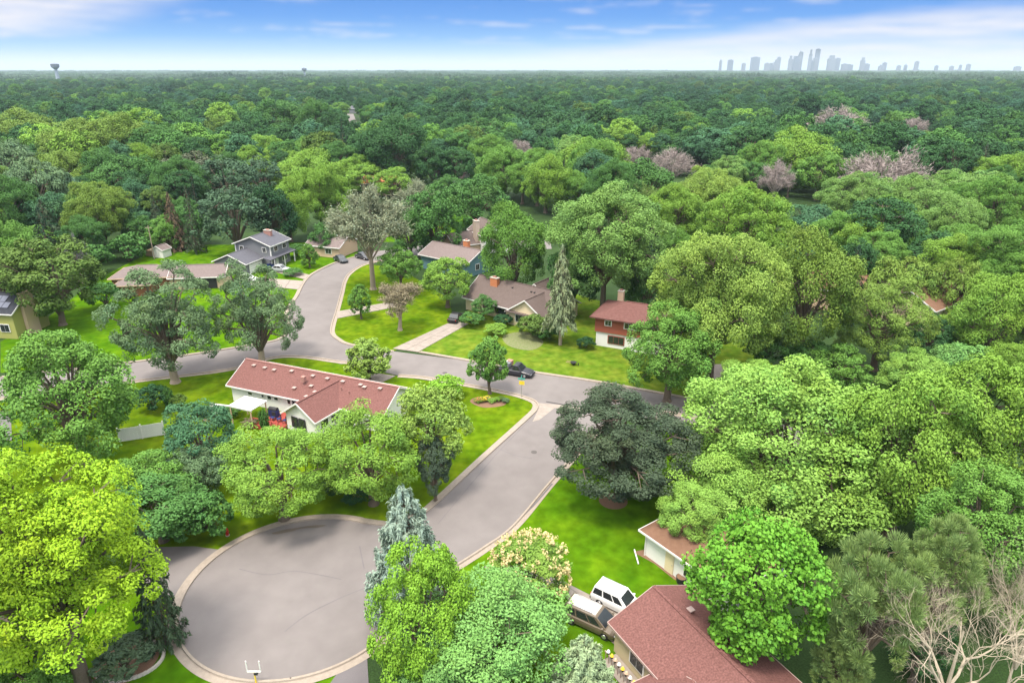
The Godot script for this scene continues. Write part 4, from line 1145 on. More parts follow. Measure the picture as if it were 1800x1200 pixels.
# ======================================================== trees
class Leaves:
	var v := PackedVector3Array()
	var n := PackedVector3Array()
	var c := PackedColorArray()
	var ix := PackedInt32Array()
	var r: RandomNumberGenerator

	func ball() -> Vector3:
		var y := r.randf_range(-1, 1)
		var a := r.randf() * TAU
		var q := sqrt(1 - y * y)
		return Vector3(q * cos(a), y, q * sin(a))

	# a bent leaf blade (or spray) of half length s, half width w, lying across "up"
	func leaf(p: Vector3, up: Vector3, along: Vector3, s: float, w: float, col: Color) -> void:
		var t := (along - up * along.dot(up)).normalized()
		var b := up.cross(t)
		var k := v.size()
		v.append(p - t * s); v.append(p + b * w + up * w * .35); v.append(p + t * s - up * s * .2); v.append(p - b * w + up * w * .35)
		for i in 4:
			n.append(up); c.append(col)
		ix.append(k); ix.append(k + 1); ix.append(k + 2); ix.append(k); ix.append(k + 2); ix.append(k + 3)

	func mesh() -> ArrayMesh:
		var a := []
		a.resize(Mesh.ARRAY_MAX)
		a[Mesh.ARRAY_VERTEX] = v
		a[Mesh.ARRAY_NORMAL] = n
		a[Mesh.ARRAY_COLOR] = c
		a[Mesh.ARRAY_INDEX] = ix
		var m := ArrayMesh.new()
		m.add_surface_from_arrays(Mesh.PRIMITIVE_TRIANGLES, a)
		return m


func tint(v: float, warm := 0.0) -> Color:
	return Color(v * (1.0 + warm), v * (1.0 + warm * .35), v * (1.0 - warm * .5))


# a crown of 5 m half width round the origin: lobes that carry clumps that carry leaves
func crown(sd: int, o: Dictionary) -> Dictionary:
	rng.seed = sd
	var L := Leaves.new()
	L.r = rng
	var limbs := begin()
	var lobes: int = o.get("lobes", 12)
	var lr: float = o.get("lr", .42)
	var sub: int = o.get("sub", 9)
	var sr: float = o.get("sr", .2)
	var fine: float = 1.4 if o.get("leaf", .25) < .13 else 1.0     # the near crowns get more and smaller leaves
	var per := int(o.get("per", 60) * fine)
	var size: float = o.get("leaf", .25) / sqrt(fine)
	var low: float = o.get("low", -.55)
	var upw: float = o.get("up", .45)
	var rnd: float = o.get("rnd", .45)
	var flat: float = o.get("flat", .75)
	var droop: float = o.get("droop", 0.0)
	var taper: float = o.get("taper", 0.0)       # narrower towards the top
	var inner: float = o.get("inner", .0)
	var start := Vector3(0, -4.2, 0)
	for i in lobes:
		var fy := lerpf(1.0, low, (i + .5) / lobes)
		var a := i * 2.399963 + rng.randf_range(-.35, .35)
		var q := sqrt(maxf(0.0, 1 - fy * fy))
		var d := Vector3(q * cos(a), fy, q * sin(a))
		var reach := rng.randf_range(.72, 1.08)
		if inner > 0 and rng.randf() < inner:
			reach *= .45
		var lc := d * (5.0 - lr * 5.0) * reach
		if taper > 0:
			var w := 1.0 - taper * smoothstep(-.6, 1.0, lc.y / 5.0)
			lc.x *= w
			lc.z *= w
		var bend := lc * .5 + Vector3(0, -1.0, 0)
		tube(limbs, start, bend, .2, .11, 5)
		tube(limbs, bend, lc, .11, .06, 4)
		var lt := rng.randf_range(.86, 1.14)
		var lwarm := rng.randf_range(-.12, .14)
		for j in sub:
			var d2 := L.ball()
			while d2.dot(d + Vector3(0, .5, 0)) < -.3:
				d2 = L.ball()
			var r1 := lr * 5.0 * rng.randf_range(.7, 1.05)
			var sc := lc + Vector3(d2.x * r1, d2.y * r1 * .85, d2.z * r1)
			if droop > 0:
				sc.y -= droop * rng.randf() * (1.2 - d2.y)
			if j % 3 == 0:
				tube(limbs, lc, sc, .05, .02, 3)
			var out := (sc.normalized() + Vector3(0, .6, 0)).normalized()
			var rr := sr * 5.0 * rng.randf_range(.65, 1.3)
			var ct := lt * rng.randf_range(.84, 1.16)
			var cwarm := lwarm + rng.randf_range(-.1, .12)
			for k in per:
				var d3 := L.ball()
				if d3.dot(out) < -.25:
					d3 = -d3
				var rad := rr * (.45 + .6 * sqrt(rng.randf()))
				var p := sc + Vector3(d3.x * rad, d3.y * rad * flat, d3.z * rad)
				var rv := L.ball()
				var up := (d3 * .55 + Vector3(0, upw, 0) + rv * rnd).normalized()
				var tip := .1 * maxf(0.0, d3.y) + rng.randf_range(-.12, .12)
				var along := Vector3(rv.z, rv.x - droop * 1.5, rv.y)
				if o.has("radial"):
					along = d3 + Vector3(0, .35, 0)
					up = along.cross(rv).normalized()
				var s := size * rng.randf_range(.7, 1.3)
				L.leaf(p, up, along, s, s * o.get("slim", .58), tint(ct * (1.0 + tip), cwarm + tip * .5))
	return {"crown": L.mesh(), "limbs": done(limbs)}


# a spruce: whorls of boughs; unit height from -5 to 5, half width 5 at the foot
func conifer(sd: int, o: Dictionary) -> Dictionary:
	rng.seed = sd
	var L := Leaves.new()
	L.r = rng
	var limbs := begin()
	tube(limbs, Vector3(0, -5, 0), Vector3(0, 4.9, 0), o.get("trunk", .5), .05, 6)
	var whorls: int = o.get("whorls", 26)
	var thin: float = o.get("thin", 0.0)
	var per: int = o.get("per", 34)
	var s0: float = o.get("leaf", .42)
	for i in whorls:
		var f: float = lerpf(o.get("start", 0.0), 1.0, (i + .3) / whorls)                  # 0 at the foot
		var y := lerpf(-4.6, 4.85, f)
		var rad := 5.0 * pow(1.0 - f, o.get("pow", .8)) + .15
		if o.has("column"):
			rad = 5.0 * pow(sin(PI * clampf(f * .92 + .14, 0, 1)), .6)
		var n := int(lerpf(o.get("arms", 11), 4, f))
		for j in n:
			if rng.randf() < thin:
				continue
			var a := TAU * (j + rng.randf() * .7) / n + i * .9
			var reach := rad * rng.randf_range(.7, 1.12)
			var dir := Vector3(cos(a), o.get("rise", -.12) / 2.0, sin(a))
			var foot := Vector3(0, y, 0)
			var tip := foot + dir * reach
			tube(limbs, foot, tip, .06, .02, 3)
			var ct := rng.randf_range(.8, 1.2)
			var cw := rng.randf_range(-.1, .1)
			var count := int(per * clampf(reach / 3.0, .3, 1.4))
			for k in count:
				var u := lerpf(o.get("bare", .2), 1.05, sqrt(rng.randf()))
				var side := rng.randf_range(-1, 1) * (1.15 - u) * reach * .34
				var p := foot + dir * reach * u + Vector3(-sin(a), 0, cos(a)) * side + Vector3(0, rng.randf_range(-.16, .2) * o.get("puff", 1.0), 0)
				var along := Vector3(cos(a), rng.randf_range(-.2, .35) + o.get("lift", 0.0), sin(a)) + Vector3(-sin(a), 0, cos(a)) * signf(side) * .7
				var up := (Vector3(0, 1, 0) + L.ball() * .7 + Vector3(cos(a), 0, sin(a)) * .5).normalized()
				var s := s0 * rng.randf_range(.6, 1.2)
				L.leaf(p, up, along, s, s * .3, tint(ct * rng.randf_range(.85, 1.15) * (1.0 + .25 * maxf(0.0, u - .8)), cw))
	return {"crown": L.mesh(), "limbs": done(limbs)}


# twigs: a forking skeleton in a crown of 5 m half width, with little or no leaf
func bough(st: SurfaceTool, L: Leaves, p: Vector3, d: Vector3, l: float, r: float, level: int, o: Dictionary) -> void:
	var mid := p + d * l * .5 + L.ball() * l * .07
	var e := p + d * l + L.ball() * l * .09
	var n := 6 if level > 4 else (4 if level > 2 else 3)
	tube(st, p, mid, r, r * .82, n)
	tube(st, mid, e, r * .82, r * .62, n)
	var ol: int = o.get("leaves", 0)
	if level <= 1 and ol > 0:
		for k in ol:
			var rv := L.ball()
			var s: float = o.get("leaf", .16) * rng.randf_range(.6, 1.3)
			L.leaf(p.lerp(e, rng.randf()) + rv * o.get("spread", .35), (rv + Vector3(0, .7, 0)).normalized(), Vector3(rv.z, rv.x, rv.y) + d * o.get("stick", 0.0), s, s * o.get("slim", .5), tint(rng.randf_range(.75, 1.2), rng.randf_range(-.1, .1)))
	if level == 0:
		return
	var kids := 3 if level > 1 else 4
	for k in kids:
		var axis := d.cross(L.ball()).normalized()
		var nd := d.rotated(axis, rng.randf_range(.25, .85)) + Vector3(0, o.get("lift", .14), 0)
		var from := e if k < 2 else p.lerp(e, rng.randf_range(.4, .85))
		bough(st, L, from, nd.normalized(), l * rng.randf_range(.62, .86), r * (.62 if k == 0 else .48), level - 1, o)


func twigs(sd: int, o: Dictionary) -> Dictionary:
	rng.seed = sd
	var L := Leaves.new()
	L.r = rng
	var st := begin()
	for k in o.get("stems", 4):
		var a: float = k * TAU / o.get("stems", 4) + rng.randf() * .8
		var lean := rng.randf_range(.3, .75)
		bough(st, L, Vector3(0, -4.4, 0), Vector3(cos(a) * lean, 1, sin(a) * lean).normalized(), o.get("len", 2.9), o.get("thick", .22), o.get("levels", 5), o)
	return {"crown": L.mesh() if L.v.size() else null, "limbs": done(st)}


# leafless crown seen from far: thousands of fine twigs standing out of the limbs
func twig_haze(sd: int, per := 90, leafy := 0.0) -> Dictionary:
	rng.seed = sd
	var L := Leaves.new()
	L.r = rng
	var limbs := begin()
	for i in 60:
		var d := L.ball()
		d.y = absf(d.y) * 1.1 - .25
		d = d.normalized()
		var e := d * 4.0 * rng.randf_range(.75, 1.1)
		tube(limbs, Vector3(0, rng.randf_range(-4.0, -.6), 0), e * .45 + Vector3(0, -.8, 0), .07, .05, 4)
		tube(limbs, e * .45 + Vector3(0, -.8, 0), e, .05, .02, 3)
		for k in per:
			var p := e * rng.randf_range(.6, 1.05) + L.ball() * rng.randf() * 1.0
			var al := (p.normalized() + L.ball() * .6 + Vector3(0, .3, 0)).normalized()
			L.leaf(p, L.ball(), al, rng.randf_range(.2, .45), .028, tint(rng.randf_range(.8, 1.2)))
			if leafy > 0.0:
				L.leaf(p + L.ball() * .3, (L.ball() + Vector3.UP).normalized(), L.ball(), .1, .06, tint(rng.randf_range(.7, 1.3), rng.randf_range(-.3, .1)))
	return {"crown": L.mesh(), "limbs": done(limbs)}


func prototypes() -> void:
	proto.ash = [crown(21, {"lobes": 16, "sub": 10, "per": 180, "leaf": .118, "sr": .18, "low": -.85, "flat": .9, "up": .38, "rnd": .55}), crown(22, {"lobes": 14, "sub": 11, "per": 180, "leaf": .118, "sr": .19, "lr": .44, "low": -.85, "flat": .9, "up": .38, "rnd": .55}), crown(23, {"lobes": 19, "sub": 9, "per": 170, "leaf": .115, "sr": .17, "lr": .36, "low": -.85, "flat": .9, "up": .38, "rnd": .55})]
	proto.bigash = [crown(31, {"lobes": 34, "sub": 12, "per": 170, "leaf": .082, "sr": .13, "lr": .3, "low": -.8, "inner": .12, "flat": .95, "up": .35, "rnd": .6}), crown(33, {"lobes": 30, "sub": 12, "per": 170, "leaf": .082, "sr": .13, "lr": .34, "low": -.8, "inner": .12, "flat": .95, "up": .35, "rnd": .6})]
	proto.maple = [crown(41, {"lobes": 18, "sub": 8, "per": 100, "leaf": .15, "sr": .17, "lr": .32, "low": -.8}), crown(42, {"lobes": 20, "sub": 7, "per": 104, "leaf": .15, "sr": .17, "lr": .3, "low": -.8})]
	proto.tall = [crown(51, {"lobes": 22, "sub": 8, "per": 120, "leaf": .125, "sr": .15, "lr": .3, "low": -.9, "taper": .5, "flat": 1.0, "up": .3})]
	proto.round = [crown(61, {"lobes": 16, "sub": 9, "per": 100, "leaf": .16, "sr": .19, "rnd": .6, "low": -.85}), crown(62, {"lobes": 17, "sub": 8, "per": 100, "leaf": .16, "sr": .19, "rnd": .6, "lr": .36, "low": -.85})]
	proto.young = [crown(71, {"lobes": 18, "sub": 7, "per": 50, "leaf": .26, "sr": .17, "lr": .3, "low": -.9, "taper": .45, "rnd": .6}), crown(72, {"lobes": 16, "sub": 7, "per": 54, "leaf": .27, "sr": .18, "lr": .33, "low": -.8, "taper": .2, "rnd": .6})]
	proto.linden = [crown(81, {"lobes": 20, "sub": 9, "per": 120, "leaf": .12, "sr": .16, "lr": .34, "low": -.95, "droop": .25, "slim": .5}), crown(82, {"lobes": 17, "sub": 9, "per": 120, "leaf": .12, "sr": .17, "lr": .38, "low": -.95, "droop": .25, "slim": .5})]
	proto.leafy = [crown(91, {"lobes": 24, "sub": 9, "per": 80, "leaf": .14, "sr": .17, "lr": .3, "low": -.95, "droop": .35, "rnd": .75, "taper": .15, "slim": .75})]
	proto.locust = [crown(101, {"lobes": 34, "sub": 11, "per": 110, "leaf": .1, "sr": .14, "lr": .28, "low": -.85, "flat": .6, "up": .7, "inner": .3, "slim": .5})]
	proto.oak = [crown(111, {"lobes": 30, "sub": 8, "per": 110, "leaf": .1, "sr": .13, "lr": .23, "low": -.85, "flat": .8, "inner": .3, "up": .45, "rnd": .6}), crown(112, {"lobes": 26, "sub": 8, "per": 110, "leaf": .1, "sr": .13, "lr": .23, "low": -.85, "flat": .8, "inner": .3, "up": .45, "rnd": .6})]
	proto.oakfar = [crown(121, {"lobes": 14, "sub": 7, "per": 70, "leaf": .18, "sr": .17, "lr": .36, "rnd": .7})]
	proto.darkmaple = [crown(131, {"lobes": 34, "sub": 9, "per": 130, "leaf": .1, "sr": .14, "lr": .28, "low": -.85, "up": .4, "droop": .15, "inner": .15})]
	proto.willow = [crown(141, {"lobes": 14, "sub": 10, "per": 66, "leaf": .26, "sr": .17, "lr": .36, "low": -.5, "droop": 1.3, "slim": .25})]
	proto.shrub = [crown(151, {"lobes": 12, "sub": 6, "per": 44, "leaf": .34, "sr": .22, "lr": .38, "low": -.3, "rnd": .7}), crown(152, {"lobes": 11, "sub": 6, "per": 44, "leaf": .34, "sr": .24, "lr": .38, "low": -.3, "rnd": .7})]
	proto.spruce = [conifer(161, {"whorls": 24, "per": 24, "thin": .12, "arms": 10}), conifer(162, {"whorls": 22, "per": 22, "thin": .25, "arms": 9})]
	proto.bluespruce = [conifer(171, {"whorls": 30, "per": 110, "arms": 13, "leaf": .27, "rise": .2, "lift": .5, "puff": 2.4, "pow": .62})]
	proto.oldspruce = [conifer(181, {"whorls": 28, "per": 34, "thin": .12, "arms": 11, "leaf": .42, "rise": -.5, "bare": .1, "start": .24, "pow": .65})]
	proto.cypress = [conifer(191, {"whorls": 20, "per": 30, "arms": 9, "leaf": .6, "column": true, "rise": .5, "puff": 3.0})]
	proto.pine = [crown(201, {"lobes": 40, "sub": 5, "per": 130, "leaf": .24, "sr": .14, "lr": .24, "low": -.8, "flat": .6, "slim": .1, "radial": true, "rnd": .9, "inner": .25, "taper": .4}), crown(202, {"lobes": 36, "sub": 5, "per": 130, "leaf": .24, "sr": .14, "lr": .24, "low": -.8, "flat": .6, "slim": .1, "radial": true, "rnd": .9, "inner": .25, "taper": .3})]
	proto.bud = [twigs(211, {"stems": 5, "levels": 5, "len": 2.5, "leaves": 5, "leaf": .15, "thick": .16}), twigs(212, {"stems": 5, "levels": 5, "len": 2.5, "leaves": 6, "leaf": .15, "thick": .15})]
	proto.bare = [twigs(221, {"stems": 5, "levels": 6, "len": 2.6, "thick": .115, "lift": .13}), twigs(223, {"stems": 4, "levels": 6, "len": 2.6, "thick": .115, "lift": .12})]
	proto.budhaze = [twig_haze(233, 150, .5)]
	proto.twig = [twig_haze(231), twig_haze(232)]
	proto.far = []
	for k in 4:
		proto.far.append(crown(300 + k, {"lobes": [11, 9, 13, 7][k], "sub": 8, "per": 60, "leaf": .25, "sr": .22, "lr": [.4, .46, .36, .5][k], "low": -.7}))
	proto.farspruce = [conifer(310, {"whorls": 12, "per": 9, "arms": 7, "leaf": .9})]


const PALE_BARK := ["bare", "oldspruce", "bud", "budhaze", "twig"]


func set_tree(kind: String, tone: String, label: String, at: Vector3, a: float, b: float, hc: float, pick: int, group := "") -> Node3D:
	var shrubby := kind == "shrub"
	var t := thing("shrub" if shrubby else ("spruce_tree" if kind.ends_with("spruce") else ("pine_tree" if kind == "pine" else ("cypress" if kind == "cypress" else "tree"))), label, "shrub" if shrubby else "tree", at, 0, group)
	t.rotation.y = pick * 2.4
	if kind == "ash" and a > 7.4 and at.z > -210.0:
		kind = "bigash"
	var p: Dictionary = proto[kind][pick % proto[kind].size()]
	var wood: Material = M.bark_lichen if kind == "bare" else (M.bark_pale if kind in PALE_BARK else M.bark)
	if kind == "twig":
		wood = leafmat("pinkdead")
	if tone == "budgrey" or tone == "budbrown":
		wood = M.bark_pale
	var s := Transform3D(Basis.from_scale(Vector3(a, b, a) / 5.0), Vector3(0, hc, 0))
	if p.crown:
		part(t, "crown", p.crown, leafmat(tone), s)
	part(t, "limbs", p.limbs, wood, s)
	var foot := hc - b * .8
	if not kind.ends_with("spruce") and not shrubby and kind != "cypress":
		var r := clampf(a * (.075 if kind != "bare" else .03), .08, .55)
		var st := begin()
		var lean := Vector3(rng.randf_range(-.2, .2), 0, rng.randf_range(-.2, .2))
		tube(st, Vector3(0, -.1, 0), Vector3(0, .5, 0), r * 1.5, r * 1.05, 9)
		tube(st, Vector3(0, .5, 0), lean + Vector3(0, maxf(foot, .8), 0), r * 1.05, r * .8, 9)
		tube(st, lean + Vector3(0, maxf(foot, .8), 0), Vector3(0, hc + b * .1, 0), r * .8, r * .35, 7)
		part(t, "trunk", done(st), M.bark_pale if tone in ["oakgreen", "oldspruce", "budgrey"] else wood)
	return t


func near_trees() -> void:
	var n := 0
	for q in TREES:
		n += 1
		var at := Vector3(q[3], 0, q[4])
		var t := set_tree(q[0], q[1], q[2], at, q[5], q[6], q[7], n)
		spots.append(Vector3(at.x, at.z, q[5]))
		if q[1] == "cream":
			blossoms(t, q[5], q[6], q[7])


func blossoms(t: Node3D, a: float, b: float, hc: float) -> void:
	rng.seed = 77
	var L := Leaves.new()
	L.r = rng
	for i in 170:
		var d := L.ball()
		if d.y < -.2:
			d.y = -d.y
		var c := Vector3(d.x * a, d.y * b, d.z * a) * rng.randf_range(.9, 1.04)
		for k in 12:
			var rv := L.ball()
			L.leaf(c + rv * .16 + Vector3(0, rng.randf() * .2, 0), (rv + Vector3(0, .6, 0)).normalized(), Vector3(rv.z, rv.x, rv.y), .1, .07, tint(rng.randf_range(.85, 1.1), rng.randf_range(-.05, .2)))
	var m := leafmat("cream").duplicate() as StandardMaterial3D
	m.albedo_color = lin(.6, .5, .25)
	part(t, "blossom", L.mesh(), m, P(0, hc, 0))


# flower bed under the young maple
func bed_flowers() -> void:
	rng.seed = 78
	for k in 7:
		var at := Vector3(-4.6 + k * .62, 0, -82.9 - .25 * (k % 3))
		var t := set_tree("shrub", ["bright", "olive", "silver", "bright2"][k % 4], "low flowering clump in the bed under the young kerb maple", at, .55, .38, .3, k, "clumps in the corner flower bed")
		if k < 3:
			var L := Leaves.new()
			L.r = rng
			for i in 60:
				var d := L.ball()
				L.leaf(Vector3(d.x * .5, .35 + absf(d.y) * .35, d.z * .5), Vector3.UP, d, .07, .06, tint(1.0))
			part(t, "blossom", L.mesh(), M.yellow_sign if k > 0 else M.orange_brick)


func far_limit(az: float) -> float:
	# metres to where the close-set woods begin, by bearing in degrees
	var k := [[-50, 150], [-37, 170], [-26, 190], [-21, 240], [-15, 262], [-9, 330], [-2, 300], [0, 225], [8, 185], [13, 150], [20, 128], [37, 118], [50, 110]]
	for i in k.size() - 1:
		if az < k[i + 1][0]:
			return lerpf(k[i][1], k[i + 1][1], clampf((az - k[i][0]) / float(k[i + 1][0] - k[i][0]), 0, 1))
	return 110.0


func woods() -> void:
	bed_flowers()
	rng.seed = 4242
	var patches := FastNoiseLite.new()
	patches.seed = 3
	patches.frequency = .006
	var far_street := [Vector2(-95, -440), Vector2(-163, -722)]
	# every tree of the woods first, as a place; the largest in view become things of their own
	var found := []
	var d := 110.0
	while d < 2300.0:
		var gap := 9.4 if d < 500.0 else 11.5
		var az := -47.0
		while az < 47.0:
			var r := d + rng.randf_range(-4, 4)
			var a := deg_to_rad(az + rng.randf_range(-.4, .4) * rad_to_deg(gap / d))
			az += rad_to_deg(gap / d)
			var p := Vector2(sin(a) * r, -cos(a) * r)
			if r < far_limit(rad_to_deg(a)):
				continue
			var big := rng.randf()
			var size := lerpf(3.8, 10.5, big * big * big * .7 + rng.randf() * .3)
			if rng.randf() < .1 or (d > 500.0 and rng.randf() < .12):
				continue
			var near_street := Geometry2D.get_closest_point_to_segment(p, far_street[0], far_street[1]).distance_to(p)
			if near_street < 9.0:
				continue
			var hit := false
			for q in TREES:
				if q[0] == "twig":
					var tr := Vector2(q[3], q[4]).length()
					if r < tr and r > tr - 90.0 and absf(angle_difference(atan2(p.x, -p.y), atan2(q[3], -q[4]))) < (q[5] + size * .8) / tr:
						hit = true
			for q in clearings:
				var to := Vector2(q.x, q.y)
				if to.distance_to(p) < 15.0 + size or (r < to.length() and r > to.length() - 70.0 and absf(angle_difference(atan2(p.x, -p.y), atan2(to.x, -to.y))) < q.z / to.length()):
					hit = true
			if r < 480.0 and not hit:
				for s in spots:
					if Vector2(s.x, s.y).distance_squared_to(p) < pow(s.z * .8 + size * .45, 2):
						hit = true
						break
			if not hit:
				found.append([p, size, r])
		d += gap
	var told := {}
	var pools := {}
	var made := 0
	for f in found:
		var p: Vector2 = f[0]
		var size: float = f[1]
		var r: float = f[2]
		var z := patches.get_noise_2d(p.x, p.y)
		var roll := rng.randf() + z * .5
		var kind := "round"
		var tone := "mid"
		if roll < .06 and r < 330.0 and rng.randf() < .2:
			kind = "twig"; tone = "pinkdead"
		elif roll < .38:
			tone = "deep"; kind = "maple"
		elif roll < .52:
			tone = "teal"; kind = "round"
		elif roll < .72:
			tone = "mid"; kind = "ash"
		elif roll < .84:
			tone = "olive"; kind = "maple"
		elif roll < .95:
			tone = "fresh"; kind = "ash"
		else:
			tone = "bright"; kind = "ash"
		if r < 300.0 and p.x > -60.0 and rng.randf() < .7:
			tone = {"deep": "mid", "teal": "fresh", "mid": "fresh", "olive": "bright3", "fresh": "bright"}.get(tone, tone)
		if r > 330.0 and tone in ["bright", "olive", "fresh"] and rng.randf() < .45:  # more deep green farther off: cloud shade put into the leaf tone
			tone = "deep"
		if rng.randf() < .05:
			kind = "spruce"; tone = "deepspruce"
		var half := size * rng.randf_range(.75, 1.1)
		var hc := half + rng.randf_range(.4, 5.0)
		if kind == "spruce":
			size *= .5
			half = rng.randf_range(5.5, 8.0)
			hc = half
		var in_view := absf(rad_to_deg(atan2(p.x, -p.y))) < 39.0
		if made < 150 and in_view and r < 420.0:
			made += 1
			var bearing := rad_to_deg(atan2(p.x, -p.y))
			var where := "west woods" if bearing < -16 else ("woods behind the street bend" if bearing < -2 else ("woods behind the cream and red houses" if bearing < 14 else "east woods beyond the silver maples"))
			var words: String = {"twig": "leafless pinkish tree", "spruce": "dark spruce"}.get(kind, {"deep": "deep green", "teal": "blue-green", "mid": "mid green", "olive": "olive green", "fresh": "fresh green", "bright": "bright green"}.get(tone, "green") + (" rounded" if kind == "maple" else (" lobed" if kind == "ash" else " loose")) + " tree")
			var near := -1
			for k in TREES.size():
				if near < 0 or Vector2(TREES[k][3], TREES[k][4]).distance_squared_to(p) < Vector2(TREES[near][3], TREES[near][4]).distance_squared_to(p):
					near = k
			var off := p - Vector2(TREES[near][3], TREES[near][4])
			var rel := ("right behind" if off.length() < 14.0 else "some way behind") if off.y < -absf(off.x) else ("in front of" if off.y > absf(off.x) else ("just east of" if off.x > 0 else "just west of"))
			var label := "%s %s the %s" % [words, rel, TREES[near][2]]
			if label.split(" ").size() > 16:
				label = "%s in the %s" % [words, where]
			if told.has(label):
				var other: String = ("larger " if size > told[label] else "smaller ") + label
				if not told.has(other) and other.split(" ").size() <= 16:
					label = other
				else:
					label = "%s in the %s" % [words, where]
			told[label] = size
			set_tree(kind, tone, label, Vector3(p.x, 0, p.y), size, half, hc, rng.randi() % 97, "trees of the " + where)
			continue
		var key := "farspruce" if kind == "spruce" else ("twig" if kind == "twig" else "far%d" % (rng.randi() % 4))
		if not pools.has(key):
			pools[key] = [[], []]
		var c: Vector3 = TONE[tone] * rng.randf_range(.82, 1.2) * Vector3(1, 1, 1).lerp(Vector3(.74, .82, 1.0), smoothstep(400.0, 650.0, r))  # far crowns darkened and cooled: cloud shade painted into their colour
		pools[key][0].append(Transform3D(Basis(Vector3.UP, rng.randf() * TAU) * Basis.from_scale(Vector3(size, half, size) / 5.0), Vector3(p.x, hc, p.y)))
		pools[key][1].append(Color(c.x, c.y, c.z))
	# beyond that: rafts of crowns out to the skyline
	var raft := Leaves.new()
	raft.r = rng
	for i in 90:
		var c := Vector3(rng.randf_range(-60, 60), 0, rng.randf_range(-60, 60))
		var s := rng.randf_range(4.5, 9.0)
		c.y = rng.randf_range(3.0, 9.0)
		var ct := rng.randf_range(.7, 1.3)
		for k in 60:
			var dd := raft.ball()
			dd.y = absf(dd.y) - .15
			raft.leaf(c + dd * s * rng.randf_range(.75, 1.0), (dd + Vector3(0, .3, 0) + raft.ball() * .3).normalized(), raft.ball(), 1.6, 1.0, tint(ct * rng.randf_range(.85, 1.15), rng.randf_range(-.1, .1)))
	var raft_mesh := raft.mesh()
	pools["raft"] = [[], []]
	var rr := 2250.0
	while rr < 11000.0:
		var stepm := 105.0
		var az2 := -46.0
		while az2 < 46.0:
			var a2 := deg_to_rad(az2 + rng.randf_range(-.3, .3) * rad_to_deg(stepm / rr))
			az2 += rad_to_deg(stepm / rr)
			var c2: Vector3 = Vector3(.042, .1, .055).lerp(Vector3(.11, .2, .09), clampf(rng.randf() * .6 + .4 * smoothstep(2600.0, 5000.0, rr), 0, 1)) * rng.randf_range(.8, 1.25)  # paler with distance: the sunlit, hazy horizon band is put into the colour
			var lift := rng.randf_range(.85, 1.25) * (1.0 + .9 * maxf(0.0, patches.get_noise_2d(sin(a2) * rr * .12, cos(a2) * rr * .12)) + (.5 if rng.randf() < .08 else 0.0))
			pools["raft"][0].append(Transform3D(Basis(Vector3.UP, rng.randf() * TAU) * Basis.from_scale(Vector3(1, lift, 1)), Vector3(sin(a2) * rr, 0, -cos(a2) * rr)))
			pools["raft"][1].append(Color(c2.x, c2.y, c2.z))
		rr += stepm
	var root := Node3D.new()
	root.name = "distant_woodland"
	root.set_meta("kind", "stuff")
	root.set_meta("label", "continuous green woodland reaching from the suburb to the horizon")
	add_child(root)
	var mat := StandardMaterial3D.new()
	mat.vertex_color_use_as_albedo = true
	mat.roughness = .65
	mat.metallic_specular = .25
	mat.cull_mode = BaseMaterial3D.CULL_DISABLED
	mat.backlight_enabled = true
	mat.backlight = Color(.5, .5, .5)
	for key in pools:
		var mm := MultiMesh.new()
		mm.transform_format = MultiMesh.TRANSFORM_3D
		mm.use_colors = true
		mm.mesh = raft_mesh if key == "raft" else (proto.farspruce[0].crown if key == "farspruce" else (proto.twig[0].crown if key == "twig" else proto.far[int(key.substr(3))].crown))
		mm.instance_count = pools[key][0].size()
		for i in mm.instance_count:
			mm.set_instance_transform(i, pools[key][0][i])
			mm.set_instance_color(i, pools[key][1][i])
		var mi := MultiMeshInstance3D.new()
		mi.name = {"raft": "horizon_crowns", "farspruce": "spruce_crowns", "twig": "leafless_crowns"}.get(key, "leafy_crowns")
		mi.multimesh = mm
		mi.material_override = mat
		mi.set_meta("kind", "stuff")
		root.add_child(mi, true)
	# the distant street
	structure("distant_street", sheet(PackedVector2Array([Vector2(-92, -440), Vector2(-160, -724), Vector2(-166, -722), Vector2(-98, -438)]), .004), M.asphalt)


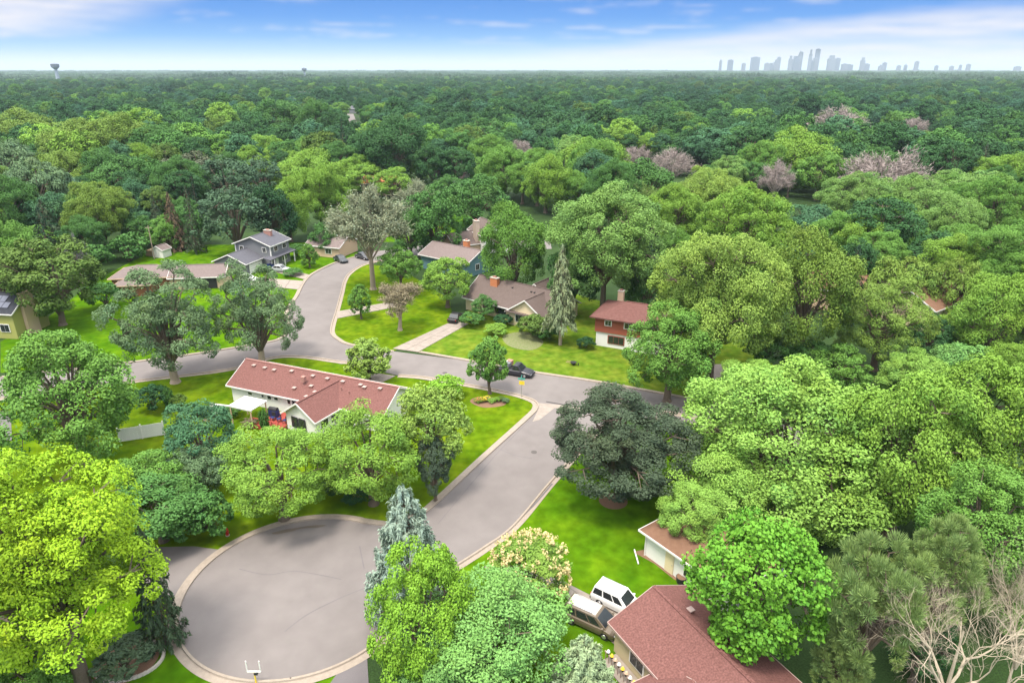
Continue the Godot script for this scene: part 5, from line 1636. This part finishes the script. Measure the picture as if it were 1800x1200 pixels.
# ======================================================== far town
func far_town() -> void:
	for k in [[-1243.0, 56.4, 10.8, 2000.0, "pale blue water tower standing above the west horizon"], [-736.0, 45.7, 8.7, 2600.0, "small far water tower above the horizon woods"]]:
		var dist: float = k[3]
		var x: float = k[0]
		var top: float = k[1]
		var r: float = k[2]
		var o := thing("water_tower", k[4], "water tower", Vector3(x, 0, -dist), 0)
		part(o, "stem", cyl(r * .55, r * .3, top - r * .9, 12), M.tank, P(0, (top - r * .9) / 2, 0))
		part(o, "neck", cyl(r * .3, r * .95, r * .6, 16), M.tank, P(0, top - r * 1.2, 0))
		part(o, "tank", cyl(r * .95, r, r * .7, 16), M.tower2, P(0, top - r * .55, 0))
		part(o, "dome", cyl(r, r * .35, r * .3, 16), M.tower2, P(0, top - r * .08, 0))
	# the far downtown, eight kilometres off: metres east, height, width, crown
	var towers := [[2266, 143, 25, "mast"], [2390, 131, 50, "flat"], [2557, 97, 37, "flat"], [2699, 160, 87, "flat"], [2774, 97, 56, "flat"], [2842, 102, 43, "step"], [2916, 137, 50, "step"], [2959, 160, 37, "flat"], [3021, 174, 37, "step"],
		[3102, 171, 68, "step"], [3164, 229, 31, "mast"], [3198, 212, 37, "flat"], [3232, 235, 31, "step"], [3275, 154, 37, "point"], [3343, 154, 43, "flat"], [3380, 243, 43, "flat"], [3467, 177, 74, "step"], [3560, 148, 50, "flat"], [3671, 91, 56, "flat"],
		[3740, 85, 80, "flat"], [3808, 157, 43, "step"], [3882, 91, 62, "flat"], [4080, 85, 50, "step"], [4142, 105, 37, "flat"], [4210, 74, 37, "flat"], [4315, 97, 31, "point"], [4464, 117, 37, "flat"], [4724, 74, 31, "flat"], [4786, 68, 37, "flat"], [4916, 79, 25, "flat"], [5040, 88, 37, "flat"], [5083, 82, 31, "flat"], [5504, 65, 56, "flat"]]
	var say := ["lone slim mast tower west of the far downtown", "narrow tower next to the lone mast tower", "low block between the narrow tower and the wide block", "wide pale block at the west edge of downtown", "low annex against the wide pale block", "short stepped block east of the low annex", "mid-height stepped tower west of the tall cluster", "slim tower behind the stepped tower",
		"slim crowned tower before the tall cluster", "broad stepped tower leading up to the tall cluster", "west spire tower of the tall cluster", "flat tower between the two tall spires", "east spire tower of the tall cluster", "pointed low tower in the downtown gap", "flat tower before the tallest one", "tallest flat-topped tower of the far downtown", "broad stepped tower east of the tallest one", "flat tower closing the downtown cluster", "low block east of the downtown cluster",
		"long low block between cluster and stand-alone tower", "stand-alone stepped tower east of downtown", "low slab beside the stand-alone tower", "low stepped tower of the east group", "flat tower of the east group", "low block after the east group", "pointed small tower east of the east group", "slim dark tower east of the pointed small one", "tiny block far east on the horizon", "tiny wider block next to the tiny block", "tiny thin tower on the east horizon", "small twin tower, western one, on the east horizon", "small twin tower, eastern one, on the east horizon", "last low block at the east end of the horizon"]
	for i in towers.size():
		var q: Array = towers[i]
		var dist := 8000.0
		var x: float = q[0]
		var w: float = q[2]
		var hgt: float = q[1]
		var o := thing("skyscraper", say[i], "skyscraper", Vector3(x, 0, -dist - (i % 4) * 60.0), (i * 37) % 30 - 15, "towers of the far downtown")
		var mat: Material = M.tower if i % 2 == 0 else M.tower2
		var body := hgt if q[3] == "flat" else hgt * .82
		part(o, "shaft", boxm(w, body, w * .8), mat, P(0, body / 2, 0))
		if q[3] == "step":
			part(o, "setback", boxm(w * .62, hgt * .18, w * .5), mat, P(0, hgt * .91, 0))
		elif q[3] == "mast":
			part(o, "setback", boxm(w * .7, hgt * .1, w * .5), mat, P(0, hgt * .87, 0))
			part(o, "mast", cyl(w * .2, w * .08, hgt * .1, 6), mat, P(0, hgt * .95, 0))
		elif q[3] == "point":
			part(o, "spire", cyl(w * .5, .5, hgt * .18, 4), mat, P(0, hgt * .91, 0))
		else:
			part(o, "plant_room", boxm(w * .5, 8, w * .4), mat, P(0, hgt + 2, 0))
